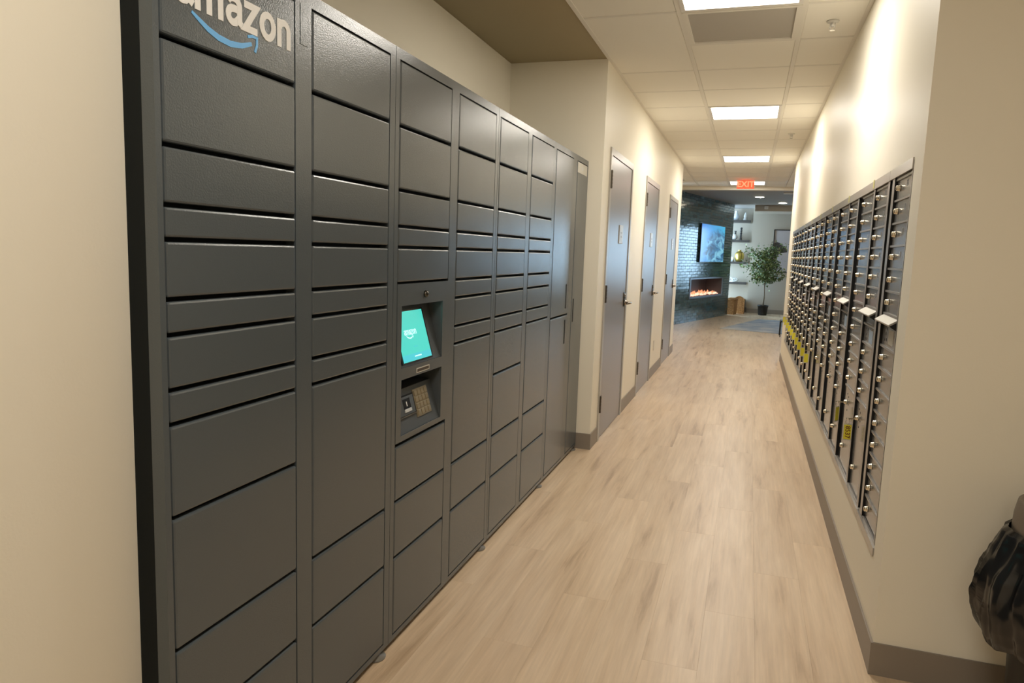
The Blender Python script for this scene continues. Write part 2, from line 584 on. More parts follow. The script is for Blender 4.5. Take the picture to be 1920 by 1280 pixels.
def panel_light(x0, x1, y0, label, dim=1.0):
    t = thing('ceiling_light', label, 'light', ((x0 + x1) / 2, y0 + GS / 2, ZC), 0, 'flat ceiling light panels')
    hx, hy = (x1 - x0) / 2 - 0.012, GS / 2 - 0.012
    f = MB()
    for s in (-1, 1):
        f.box(s * hx, s * (hx - 0.022), -hy, hy, -0.007, 0.02)
        f.box(-hx + 0.022, hx - 0.022, s * hy, s * (hy - 0.022), -0.007, 0.02)
    put('frame', f.mesh('light_frame', ['lamp_frame']), t)
    d = MB()
    d.box(-hx + 0.022, hx - 0.022, -hy + 0.022, hy - 0.022, -0.003, 0.006)
    put('diffuser', d.mesh('light_diffuser', ['panel_light']), t)
    la = bpy.data.lights.new('panel_lamp', 'AREA')
    la.shape = 'RECTANGLE'
    la.size, la.size_y = 2 * hx - 0.05, 2 * hy - 0.05
    la.energy = PANEL_W * dim
    la.color = (1.0, 0.94, 0.84)
    la.spread = R(PANEL_SPREAD)
    put('panel_lamp', la, t, (0, 0, -0.006))
    return t


names = ['square ceiling light panel behind the camera, farthest back', 'square ceiling light panel straight above the camera, beside the lockers',
         'square lit ceiling panel next to the grey air grille, cut by the top edge',
         'square lit ceiling panel above the first brown door, second from the top edge',
         'square lit ceiling panel above the third brown door, just before the exit sign',
         'square lit ceiling panel half hidden behind the red exit sign']
for y, nm in zip(LIGHT_ROWS, names):
    panel_light(-0.442, 0.168, y, nm, 0.72 if y < 2 else 1.0)

t = thing('air_grille', 'grey square air return grille beside the nearest ceiling light', 'grille', (-0.137, G0 + GS / 2, ZC))
f = MB()
for s in (-1, 1):
    f.box(s * 0.293, s * 0.268, -0.293, 0.293, -0.006, 0.02)
    f.box(-0.268, 0.268, s * 0.293, s * 0.268, -0.006, 0.02)
put('frame', f.mesh('grille_frame', ['ceiling_rail']), t)
g = MB()
g.box(-0.268, 0.268, -0.268, 0.268, 0.002, 0.010)
put('perforated_plate', g.mesh('grille_plate', ['grille']), t)


def sprinkler(x, y, label):
    t = thing('sprinkler', label, 'sprinkler', (x, y, ZC), 0, 'ceiling sprinklers')
    a = MB(); a.lathe([(0.032, -0.004), (0.030, -0.009), (0.016, -0.012)], 16)
    put('escutcheon', a.mesh('escutcheon', ['white_plastic'], True), t)
    a = MB(); a.lathe([(0.010, -0.010), (0.010, -0.030), (0.006, -0.034)], 10)
    a.tube([(-0.012, 0, -0.012), (-0.013, 0, -0.038), (0, 0, -0.048), (0.013, 0, -0.038), (0.012, 0, -0.012)], 0.0025, 6)
    put('body', a.mesh('sprinkler_body', ['white_plastic'], True), t)
    a = MB(); a.lathe([(0.014, -0.048), (0.014, -0.0505)], 12)
    put('deflector', a.mesh('deflector', ['chrome']), t)


sprinkler(0.322, 4.253, 'white ceiling sprinkler head right of the air grille')
sprinkler(0.30, 7.84, 'small white ceiling sprinkler head between the second and third light panels')

t = thing('ceiling_vent', 'small grey ceiling vent beyond the end of the door wall', 'vent', (-1.27, 12.15, ZC))
a = MB()
for s in (-1, 1):
    a.box(s * 0.15, s * 0.135, -0.3, 0.3, -0.008, 0.0); a.box(-0.135, 0.135, s * 0.3, s * 0.285, -0.008, 0.0)
put('frame', a.mesh('vent_frame', ['ceiling_rail']), t)
for k in range(6):
    box('slat', 'grille', -0.135 + 0.045 * k + 0.004, -0.135 + 0.045 * k + 0.04, -0.285, 0.285, -0.006, -0.003, t)

# ------------------------------------------------------------------ walls
def wall(name, boxes, m='wall_paint'):
    b = MB()
    for q in boxes:
        b.box(*q)
    return struct(put(name, b.mesh(name, [m])))


H0 = 0.0
wall('wall_left_near', [(XLW - 0.12, XLW, -3.5, 1.095, H0, ZC + 0.02)])
wall('wall_alcove_side', [(XB - 0.12, XLW - 0.12, 1.0, 1.075, H0, ZC)])
wall('wall_alcove_back', [(XB - 0.12, XB, 1.075, Y_RET, H0, ZC)])
DOORS = [(5.005, 5.995), (6.815, 7.795), (8.865, 9.865)]
DZ = 2.085
bx = [(XB - 0.12, XD, Y_RET, DOORS[0][0], H0, ZC + 0.02)]
for i, (a, b) in enumerate(DOORS):
    nxt = DOORS[i + 1][0] if i < 2 else Y_LEND
    bx.append((XD - 0.13, XD, a, b, DZ, ZC + 0.02))
    bx.append((XD - 0.13, XD, b, nxt, H0, ZC + 0.02))
wall('wall_left_far', bx)
# mailbox wall with its long opening
MY0, MY1, MZ0, MZ1 = 2.635, 9.505, 0.357, 1.69
wall('wall_right', [(XR, XR + 0.5, Y_FACE, MY0, H0, ZC + 0.02), (XR, XR + 0.5, MY1, Y_REND, H0, ZC + 0.02),
                    (XR, XR + 0.5, MY0, MY1, H0, MZ0), (XR, XR + 0.5, MY0, MY1, MZ1, ZC + 0.02)])
wall('wall_right_end_face', [(XR + 0.5, 3.2, Y_FACE, Y_FACE + 0.12, H0, ZC + 0.02)])
wall('wall_room_right', [(3.2, 3.32, -3.5, Y_FACE + 0.12, H0, ZC + 0.02)])
wall('wall_room_back', [(XLW - 0.12, 3.32, -3.62, -3.5, H0, ZC + 0.02)])
# lobby shell
BY = 18.95
W1 = (1.20, 2.25, 0.45, 2.20)
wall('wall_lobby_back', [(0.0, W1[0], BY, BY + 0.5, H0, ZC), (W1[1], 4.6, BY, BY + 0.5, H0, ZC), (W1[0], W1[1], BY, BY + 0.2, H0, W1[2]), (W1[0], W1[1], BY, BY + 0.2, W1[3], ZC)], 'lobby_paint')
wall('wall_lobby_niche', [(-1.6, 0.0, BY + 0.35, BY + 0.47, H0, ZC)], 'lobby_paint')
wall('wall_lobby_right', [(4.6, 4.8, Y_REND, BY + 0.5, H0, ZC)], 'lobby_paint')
wall('wall_lobby_front', [(XR + 0.5, 4.8, Y_REND - 0.12, Y_REND, H0, ZC)])
wall('wall_lobby_left', [(-1.87, -1.75, Y_LEND - 0.1, 13.0, H0, ZC), (-1.75, XD - 0.13, Y_LEND - 0.12, Y_LEND, H0, ZC)])
struct(box('trim_1', 'wall_paint', -1.7, 4.6, Y_ACT, Y_ACT + 0.14, ZC - 0.06, ZC + 0.02))
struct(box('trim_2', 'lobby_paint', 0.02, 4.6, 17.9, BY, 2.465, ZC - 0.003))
box('lobby_ceiling', 'lobby_ceiling_paint', -2.4, 4.6, Y_ACT + 0.14, BY + 0.4, ZC - 0.004, ZC + 0.024, ceiling)


def window(name, axis, at, a0, a1, z0, z1, n):
    """metal framed window with n panes; axis is the wall normal"""
    b = MB()

    def add(u0, u1, w0, w1, d0=-0.03, d1=0.03):
        if axis == 'y':
            b.box(u0, u1, at + d0, at + d1, w0, w1)
        else:
            b.box(at + d0, at + d1, u0, u1, w0, w1)
    add(a0, a1, z0, z0 + 0.06); add(a0, a1, z1 - 0.06, z1)
    for k in range(n + 1):
        c = a0 + (a1 - a0) * k / n
        c = min(max(c, a0 + 0.03), a1 - 0.03)
        add(c - 0.03, c + 0.03, z0 + 0.06, z1 - 0.06)
    o = struct(put(name, b.mesh(name, ['window_metal'])))
    for k in range(n):
        u0, u1 = a0 + (a1 - a0) * k / n + 0.03, a0 + (a1 - a0) * (k + 1) / n - 0.03
        if axis == 'y':
            box('pane', 'glass', u0, u1, at - 0.003, at + 0.003, z0 + 0.06, z1 - 0.06, o)
        else:
            box('pane', 'glass', at - 0.003, at + 0.003, u0, u1, z0 + 0.06, z1 - 0.06, o)
    return o


window('window_1', 'y', BY + 0.12, W1[0], W1[1], W1[2], W1[3], 2)
g = MB(); g.box(-20, 40, 19.6, 60, -0.25, -0.2); g.box(4.9, 40, -5, 19.6, -0.25, -0.2)
struct(put('ground', g.mesh('ground', ['ground_outside'])))

# baseboards
BBH, BBT = 0.111, 0.007


def bboard(name, segs):
    b = MB()
    for q in segs:
        b.box(q[0], q[1], q[2], q[3], 0.0, BBH)
        # small rounded lip on top
    return struct(put(name, b.mesh(name, ['baseboard_vinyl'])))


bboard('baseboard_right', [(XR - BBT, XR, Y_FACE, Y_REND, 0, 0), (XR - BBT, 3.2, Y_FACE - BBT, Y_FACE, 0, 0)])
bboard('baseboard_left', [(-1.6, XD, Y_RET - BBT, Y_RET, 0, 0), (XD, XD + BBT, Y_RET - BBT, DOORS[0][0] - 0.0, 0, 0), (XD, XD + BBT, DOORS[0][1], DOORS[1][0], 0, 0), (XD, XD + BBT, DOORS[1][1], DOORS[2][0], 0, 0), (XD, XD + BBT, DOORS[2][1], Y_LEND, 0, 0)])
bboard('baseboard_near', [(XLW, XLW + BBT, -3.5, 1.07, 0, 0), (XLW, 3.2, -3.5, -3.5 + BBT, 0, 0), (3.2 - BBT, 3.2, -3.5, Y_FACE - BBT, 0, 0)])
bboard('baseboard_lobby', [(0.0, 4.6, BY - 0.012, BY, 0, 0), (-1.5, 0, BY + 0.338, BY + 0.35, 0, 0), (0.0, 0.0 + 0.001, BY, BY + 0.34, 0, 0)])

# ------------------------------------------------------------------ corridor doors
def corridor_door(n, y0, y1):
    fr = MB()
    fw = 0.048
    x0, x1 = XD - 0.11, XD + 0.010
    fr.box(x0, x1, y0, y0 + fw, 0, DZ); fr.box(x0, x1, y1 - fw, y1, 0, DZ)
    fr.box(x0, x1, y0 + fw, y1 - fw, DZ - fw, DZ)
    o = struct(put('door_%d' % n, fr.mesh('door_frame', ['frame_paint'])))
    ly0, ly1, lz1 = y0 + fw + 0.003, y1 - fw - 0.003, DZ - fw - 0.003
    lx = XD + 0.004
    box('door_leaf', 'door_paint', lx - 0.044, lx, ly0, ly1, 0.008, lz1, o, 0.0015)
    hinge = MB()
    hinge.box(-0.002, 0.004, -0.034, 0.030, -0.06, 0.06)
    hinge.lathe([(0.0085, -0.062), (0.0085, 0.062)], 10, (0.008, -0.030, 0))
    for k in range(5):
        hinge.lathe([(0.0095, -0.058 + 0.0245 * k), (0.0095, -0.044 + 0.0245 * k)], 10, (0.008, -0.030, 0))
    hm = hinge.mesh('hinge', ['bronze'])
    for z in (0.27, 1.07, 1.87):
        put('hinge', hm, o, (lx, ly0 + 0.006, z))
    # lever set
    ry = ly1 - 0.07
    h = MB()
    h.box(lx, lx + 0.008, ry - 0.024, ry + 0.024, 0.93, 1.045)
    he = put('escutcheon', h.mesh('escutcheon', ['dark_chrome']), o)
    h = MB()
    h.lathe([(0.023, 0.004), (0.023, 0.018), (0.014, 0.024), (0.011, 0.052)], 14, (lx, ry, 0.962), 'x')
    h.tube([(lx + 0.052, ry + 0.012, 0.962), (lx + 0.058, ry - 0.01, 0.962), (lx + 0.056, ry - 0.06, 0.963), (lx + 0.046, ry - 0.105, 0.960)], [0.0095, 0.011, 0.0095, 0.008], 10)
    h.lathe([(0.011, 0.004), (0.011, 0.012)], 12, (lx, ry, 1.022), 'x')
    put('lever', h.mesh('lever', ['lever_steel'], True), he)
    # plaque
    py = (ly0 + ly1) / 2 + 0.06
    p = box('plaque', 'plaque', lx, lx + 0.006, py - 0.075, py + 0.075, 1.435, 1.575, o, 0.0015)
    for z, l in ((0.012, 0.030), (-0.018, 0.022)):
        put('plaque_mark', cbox(0.001, l * 2, 0.012, 0, 'plaque_text'), p, (0.0034, 0, z))
    return o


for i, (a, b) in enumerate(DOORS):
    corridor_door(i + 1, a, b)
o = thing('wall_outlet', 'cream electrical outlet low on the wall between second and third brown doors', 'outlet', (XD, 8.12, 0.345))
box('cover_plate', 'outlet', 0, 0.005, -0.036, 0.036, -0.058, 0.058, o, 0.002)
for z in (-0.021, 0.021):
    box('socket', 'white_plastic', 0.005, 0.007, -0.015, 0.015, z - 0.014, z + 0.014, o, 0.0008)

# ------------------------------------------------------------------ parcel lockers
ZT, ZB = 1.957, 0.022
Z_ALL = [1.925, 1.731, 1.535, 1.422, 1.356, 1.240, 1.170, 1.060, 0.991, 0.798, 0.513, 0.318, 0.040]
NO798 = [z for z in Z_ALL if z != 0.798]
COLS = [[(1.099, 1.519), (1.585, 1.996)], [(2.057, 2.466), (2.533, 2.945)], [(2.995, 3.411), (3.472, 3.889)], [(3.940, 4.350), (4.452, 4.742)]]
MODY = [1.083, 2.030, 2.976, 3.917, 4.763]
ROWS = [[Z_ALL, NO798], [[1.925, 1.731, 1.535, 1.422, 1.356, 1.240, None, 0.703, 0.513, 0.318, 0.040], NO798], [Z_ALL, NO798], [[1.925, 0.975, 0.040], [1.925, 0.040]]]
LLAB = ['dark grey parcel locker bank with the large white logo, nearest and leftmost', 'dark grey parcel locker bank with the lit teal touchscreen',
        'dark grey parcel locker bank without logo or screen, third in the row', 'dark grey locker bank of tall narrow doors with a white sticker, next to the corner']
GAP = 0.0045


def letters(word, h, wd=0.235):
    """rounded bold lower-case strokes; unit x-height scaled by h; returns list of (polyline, widths) and advance"""
    def arc(cx, cy, rx, ry, a0, a1, n=10):
        return [(cx + rx * math.cos(R(a0 + (a1 - a0) * k / n)), cy + ry * math.sin(R(a0 + (a1 - a0) * k / n))) for k in range(n + 1)]
    L = {
        'a': (0.80, [arc(0.36, 0.66, 0.27, 0.22, 160, 0) + [(0.63, 0.30), (0.64, 0.18), (0.74, 0.11)], [(0.63, 0.55), (0.40, 0.56)] + arc(0.33, 0.335, 0.21, 0.22, 90, 270) + [(0.45, 0.14), (0.63, 0.32)]]),
        'm': (1.30, [[(0.12, 0.0), (0.12, 0.96)], [(0.12, 0.66)] + arc(0.36, 0.64, 0.24, 0.235, 140, 0) + [(0.60, 0.0)], [(0.60, 0.64)] + arc(0.84, 0.64, 0.24, 0.235, 140, 0) + [(1.08, 0.0)]]),
        'z': (0.80, [[(0.06, 0.875), (0.64, 0.875), (0.10, 0.115), (0.68, 0.115)]]),
        'o': (0.92, [arc(0.42, 0.49, 0.305, 0.375, 0, 360, 20)]),
        'n': (0.84, [[(0.12, 0.0), (0.12, 0.96)], [(0.12, 0.64)] + arc(0.38, 0.62, 0.255, 0.255, 145, 0) + [(0.635, 0.0)]]),
    }
    out, x = [], 0.0
    for ch in word:
        adv, strokes = L[ch]
        for s in strokes:
            out.append([((px + x) * h, py * h) for px, py in s])
        x += adv
    return out, x * h, wd * h


def stroke_mesh(name, strokes, width, m, thick, to3, taper=None):
    """one mitred ribbon per stroke, raised by thick; to3(u, v, d) maps to local 3D"""
    b = MB()
    for si, s in enumerate(strokes):
        n = len(s)
        closed = math.hypot(s[0][0] - s[-1][0], s[0][1] - s[-1][1]) < 1e-6
        th = thick + 0.00012 * (si % 3)
        i = len(b.v)
        for k in range(n):
            p, q = s[max(k - 1, 0)], s[min(k + 1, n - 1)]
            if closed and k in (0, n - 1):
                p, q = s[n - 2], s[1]

            def nrm(a, c):
                l = math.hypot(c[0] - a[0], c[1] - a[1]) or 1
                return (-(c[1] - a[1]) / l, (c[0] - a[0]) / l)
            n0 = nrm(p, s[k]) if p != s[k] else nrm(s[k], q)
            n1 = nrm(s[k], q) if q != s[k] else n0
            mx, my = n0[0] + n1[0], n0[1] + n1[1]
            ml = math.hypot(mx, my) or 1
            mx, my = mx / ml, my / ml
            cs = max(0.45, mx * n0[0] + my * n0[1])
            hw = (taper(k / (n - 1)) if taper else 1) * width / 2 / cs
            L_, R_ = (s[k][0] + mx * hw, s[k][1] + my * hw), (s[k][0] - mx * hw, s[k][1] - my * hw)
            b.v += [to3(*L_, 0), to3(*R_, 0), to3(*R_, th), to3(*L_, th)]
        for k in range(n - 1):
            o0, o1 = i + 4 * k, i + 4 * k + 4
            for e in range(4):
                e2 = (e + 1) % 4
                b.f.append((o0 + e, o1 + e, o1 + e2, o0 + e2)); b.m.append(0)
        if not closed:
            b.f.append((i, i + 1, i + 2, i + 3)); b.m.append(0)
            o = i + 4 * (n - 1)
            b.f.append((o + 3, o + 2, o + 1, o)); b.m.append(0)
    return b.mesh(name, [m])


def logo(parent, y0, zb, h, wordlen, mw, ms, to3, bold=0.235):
    st, adv, wd = letters('amazon', h, bold)
    sc = wordlen / adv
    st = [[(u * sc + y0, v + zb) for u, v in s] for s in st]
    put('logo_lettering', stroke_mesh('logo_lettering', st, wd, mw, 0.0012, to3), parent)
    k = h / 0.064

    def P(u, v):
        return (y0 + (u - 1.135) * k * (wordlen / k / 0.368), zb + (v - 1.80) * k)
    pts = [(1.181, 1.792), (1.200, 1.783), (1.225, 1.772), (1.255, 1.764), (1.290, 1.7615), (1.325, 1.767), (1.357, 1.779)]

    def tp(q):
        return 0.35 + 0.85 * math.sin(math.pi * min(1, 0.08 + q * 0.74)) ** 1.2
    put('logo_smile', stroke_mesh('logo_smile', [[P(*p) for p in pts]], 0.0108 * k, ms, 0.0012, to3, tp), parent)
    ar = [(1.345, 1.7915), (1.360, 1.796), (1.3755, 1.7955), (1.375, 1.780), (1.3685, 1.7645)]
    put('logo_arrow', stroke_mesh('logo_arrow', [[P(*p) for p in ar]], 0.006 * k, ms, 0.0012, to3), parent)


def kiosk(t, y0, y1, z0, z1):
    fx = 0.0015       # local x of the face (parent origin sits on the locker face)
    hu = (2.090 - 2.030, 2.418 - 2.030, 0.955, 1.162)
    hl = (2.094 - 2.030, 2.418 - 2.030, 0.726, 0.917)
    b = MB()
    th = 0.006
    b.box(fx - th, fx, y0, hu[0], z0, z1); b.box(fx - th, fx, hu[1], y1, z0, z1)
    b.box(fx - th, fx, hu[0], hu[1], hu[3], z1); b.box(fx - th, fx, hu[0], hu[1], hl[3], hu[2]); b.box(fx - th, fx, hu[0], hu[1], z0, hl[2])
    b.box(fx - th, fx, hu[0], hl[0], hl[2], hl[3])
    k = put('kiosk_panel', b.mesh('kiosk_panel', ['locker_paint']), t)
    # recess liners
    r = MB()
    for (a0, a1, c0, c1), dep in ((hu, 0.13), (hl, 0.16)):
        xb = fx - dep
        r.quad([(fx - th, a0, c0), (xb, a0, c0), (xb, a0, c1), (fx - th, a0, c1)])
        r.quad([(fx - th, a1, c0), (xb, a1, c0), (xb, a1, c1), (fx - th, a1, c1)])
        r.quad([(fx - th, a0, c1), (fx - th, a1, c1), (xb, a1, c1), (xb, a0, c1)])
        r.quad([(fx - th, a0, c0), (fx - th, a1, c0), (xb, a1, c0), (xb, a0, c0)])
        r.quad([(xb, a0, c0), (xb, a1, c0), (xb, a1, c1), (xb, a0, c1)])
    # sloping decks
    r.quad([(fx - 0.005, hu[0], hu[2] + 0.001), (fx - 0.005, hu[1], hu[2] + 0.001), (fx - 0.060, hu[1], 1.150), (fx - 0.060, hu[0], 1.150)])
    r.quad([(fx - 0.060, hu[0], 1.150), (fx - 0.060, hu[1], 1.150), (fx - 0.130, hu[1], 1.152), (fx - 0.130, hu[0], 1.152)])
    r.quad([(fx - 0.005, hl[0], hl[2] + 0.001), (fx - 0.005, hl[1], hl[2] + 0.001), (fx - 0.045, hl[1], 0.868), (fx - 0.045, hl[0], 0.868)])
    r.quad([(fx - 0.045, hl[0], 0.868), (fx - 0.045, hl[1], 0.868), (fx - 0.160, hl[1], 0.870), (fx - 0.160, hl[0], 0.870)])
    put('recess_liner', r.mesh('recess_liner', ['recess_plastic'], fix=False), k)
    # screen on the upper deck
    a = math.atan2(0.055, 0.194)

    def deck(name, bottom, ang, mesh_boxes, m):
        bb = MB()
        for q in mesh_boxes:
            bb.box(*q)
        return put(name, bb.mesh(name, [m]), k, (fx - 0.005, 0, bottom), (0, -ang, 0))
    sy0, sy1 = 2.108 - 2.030, 2.348 - 2.030
    s = deck('screen', hu[2], a, [(0.0005, 0.005, sy0, sy1, 0.008, 0.190)], 'bezel')
    s2 = put('display', cbox(0.001, sy1 - sy0 - 0.022, 0.172, 0, 'screen_teal'), s, (0.0058, (sy0 + sy1) / 2, 0.099))
    # bar at the foot of the picture and the small logo
    put('display_bar', cbox(0.0006, sy1 - sy0 - 0.022, 0.022, 0, 'screen_bar'), s, (0.0062, (sy0 + sy1) / 2, 0.026))
    put('display_text', cbox(0.0004, 0.050, 0.004, 0, 'screen_text'), s, (0.0067, (sy0 + sy1) / 2 + 0.004, 0.027))
    put('display_text', cbox(0.0004, 0.026, 0.003, 0, 'screen_bar'), s, (0.0066, (sy0 + sy1) / 2, 0.060))
    logo(s, sy0 + 0.058, 0.102, 0.019, 0.094, 'screen_text', 'screen_text', lambda u, v, d: (0.0063 + d * 0.4, u, v), 0.15)
    # label strip and camera dome
    lb = put('label_strip', cbox(0.001, 0.104, 0.017, 0, 'sticker_white'), k, (fx + 0.0005, 2.258 - 2.030, 0.9325))
    put('label_print', cbox(0.0006, 0.094, 0.010, 0, 'bronze'), lb, (0.0007, 0, 0))
    d = MB(); d.lathe([(0.0125, 0.0), (0.0125, 0.003), (0.0105, 0.008), (0.006, 0.0115), (0.001, 0.0125)], 16, (fx, 2.266 - 2.030, 1.195), 'x')
    put('camera_dome', d.mesh('camera_dome', ['dark_chrome'], True), k)
    # lower deck: card reader and keypad
    a2 = math.atan2(0.040, 0.141)
    cr = deck('card_reader', hl[2], a2, [(0.0, 0.006, 0.082, 0.213, 0.052, 0.125)], 'bezel')
    put('reader_plate', cbox(0.002, 0.118, 0.062, 0.0008, 'recess_plastic'), cr, (0.007, 0.1475, 0.0885))
    put('reader_slot', cbox(0.003, 0.052, 0.040, 0, 'bezel'), cr, (0.0075, 0.152, 0.092))
    put('reader_tongue', cbox(0.006, 0.048, 0.011, 0.001, 'plaque'), cr, (0.0095, 0.150, 0.072))
    put('reader_light', cbox(0.001, 0.005, 0.016, 0, 'logo_white'), cr, (0.0093, 0.150, 0.094))
    put('reader_lip', cbox(0.003, 0.122, 0.003, 0, 'chrome'), cr, (0.0075, 0.1475, 0.0535))
    kp = deck('keypad', hl[2], a2, [(0.0, 0.005, 0.219, 0.330, 0.034, 0.132)], 'key_gold')
    km = cbox(0.005, 0.021, 0.0185, 0.0015, 'key_gold', 1)
    for r_ in range(4):
        for c_ in range(4):
            put('key', km, kp, (0.0065, 0.219 + 0.0155 + 0.0267 * c_, 0.034 + 0.0145 + 0.023 * r_))
    return k


for mi in range(4):
    Y0, Y1 = MODY[mi], MODY[mi + 1]
    t = thing('parcel_locker', LLAB[mi], 'locker', (XL, Y0, 0), 0, 'dark grey parcel lockers along the left wall')
    Wd = Y1 - Y0
    # carcass
    bd = MB()
    e = 0.0012
    bd.box(-0.555, -0.030, e, 0.012, ZB, ZT - 0.001); bd.box(-0.555, -0.030, Wd - 0.012, Wd - e, ZB, ZT - 0.001)
    bd.box(-0.555, -0.030, 0.012, Wd - 0.012, ZT - 0.014, ZT - 0.001); bd.box(-0.555, -0.030, 0.012, Wd - 0.012, ZB, ZB + 0.012)
    if mi == 1:
        bd.box(-0.045, -0.030, 0.012, Wd - 0.012, 1.230, ZT - 0.014); bd.box(-0.045, -0.030, 0.012, Wd - 0.012, ZB + 0.012, 0.712)
        bd.box(-0.045, -0.030, 0.435, Wd - 0.012, 0.712, 1.230)
    else:
        bd.box(-0.045, -0.030, 0.012, Wd - 0.012, ZB + 0.012, ZT - 0.014)
    put('body', bd.mesh('locker_body', ['locker_carcass']), t)
    # face frame
    ff = MB()
    (a0, a1), (b0, b1) = [(c[0] - Y0, c[1] - Y0) for c in COLS[mi]]
    zt, zb = 1.925, 0.040
    ff.box(-0.030, 0, e, a0, ZB, ZT); ff.box(-0.030, 0, a1, b0, ZB, ZT); ff.box(-0.030, 0, b1, Wd - e, ZB, ZT)
    for c0, c1 in ((a0, a1), (b0, b1)):
        ff.box(-0.030, 0, c0, c1, zt, ZT); ff.box(-0.030, 0, c0, c1, ZB, zb)
    fm = ff.mesh('locker_frame', ['locker_paint'])
    put('face_frame', fm, t)
    for ci, (c0, c1) in enumerate(((a0, a1), (b0, b1))):
        zs = ROWS[mi][ci]
        for j in range(len(zs) - 1):
            top, bot = zs[j], zs[j + 1]
            if bot is None:
                kiosk(t, c0 + 0.002, c1 - 0.002, zs[j + 2] + 0.005, top - 0.006)
                continue
            if top is None:
                continue
            zt_ = top - (0.008 if j else 0.004)
            zb_ = bot + (0.001 if bot != 0.040 else 0.004)
            dm = cbox(0.022, c1 - c0 - 2 * GAP * 0.7, zt_ - zb_, 0.0048, 'locker_paint', 2)
            d = put('locker_door', dm, t, (-0.0095, (c0 + c1) / 2, (zt_ + zb_) / 2))
            if mi == 0 and ci == 0 and j == 0:
                logo(d, 1.135 - Y0 - (c0 + c1) / 2, 1.80 - (zt_ + zb_) / 2, 0.064, 0.368, 'logo_white', 'logo_blue', lambda u, v, dd: (0.0110 + dd, u, v))
            if mi == 3:
                hz = {(0, 0): 1.085, (0, 1): 0.865, (1, 0): 0.985}[(ci, j)] - (zt_ + zb_) / 2
                hy = (c1 - c0) / 2 - 0.055 if ci == 0 else -(c1 - c0) / 2 + 0.045
                put('pull_slot', cbox(0.004, 0.018, 0.15, 0.0015, 'gap_black'), d, (0.0105, hy, hz))
                if ci == 1:
                    st_ = put('sticker', cbox(0.001, 0.262, 0.064, 0, 'sticker_white'), d, (0.0113, -0.008, 1.886 - (zt_ + zb_) / 2))
                    put('sticker_mark', cbox(0.0006, 0.030, 0.022, 0, 'plaque'), st_, (0.0006, 0, 0))
    if mi == 0:
        put('rating_plate', cbox(0.0012, 0.030, 0.094, 0.0004, 'locker_paint'), t, (0.0006, 1.553 - Y0, 1.876))
    # levelling feet, one poking out at the far front corner
    for yy in ((0.06, Wd - 0.05) if mi == 0 else (Wd - 0.05,)):
        fo = MB()
        fo.lathe([(0.034, 0.0), (0.036, 0.005), (0.012, 0.010), (0.012, 0.024)], 20, (-0.022, yy, 0))
        put('levelling_foot', fo.mesh('levelling_foot', ['foot_grey'], True), t)
    for yy in (0.06, Wd - 0.05):
        fo = MB()
        fo.lathe([(0.030, 0.0), (0.028, 0.005), (0.012, 0.010), (0.012, 0.024)], 12, (-0.50, yy, 0))
        put('levelling_foot', fo.mesh('levelling_foot', ['bin_body'], True), t)

# ------------------------------------------------------------------ mailboxes
REC = 0.0095
lock = MB()
lock.lathe([(0.0115, 0.0), (0.0115, -0.004), (0.0098, -0.0055), (0.0098, -0.012), (0.0088, -0.0135)], 14, (0, 0, 0), 'x')
lock.box(-0.0155, -0.0130, -0.0012, 0.0012, -0.006, 0.006)
LOCK = lock.mesh('lock', ['brass_lock'], True)


def key_and_tag(t, y, digits, turn):
    """a key left in a parcel lock with a yellow tag dangling from its ring"""
    z = 0.692
    kb = MB()
    kb.box(-0.036, -0.010, y - 0.001, y + 0.001, z - 0.003, z + 0.003)
    kb.lathe([(0.010, -0.0012), (0.010, 0.0012)], 12, (-0.040, y, z))
    ring = [(-0.040 + 0.008 * math.sin(R(q)), y, z - 0.014 - 0.012 * math.cos(R(q))) for q in range(0, 361, 40)]
    kb.tube(ring, 0.0011, 5)
    k = put('key', kb.mesh('key', ['brass_lock']), t, (REC, 0, 0))
    tg = put('number_tag', cbox(0.030, 0.0016, 0.064, 0.0005, 'sticker_yellow', 1), k, (-0.038, y, z - 0.060), (0, 0, turn))
    put('tag_backing', cbox(0.036, 0.0010, 0.074, 0, 'white_ceramic'), tg, (0, 0.0014, 0))
    if digits:
        dg_ = put('tag_digits', text_mesh(digits, 0.027, 'digit_red', 0.0002, 0.0004), tg)
        dg_.matrix_local = Matrix(((0, 1, 0, 0.0), (0, 0, -1, -0.0011), (-1, 0, 0, 0), (0, 0, 0, 1)))


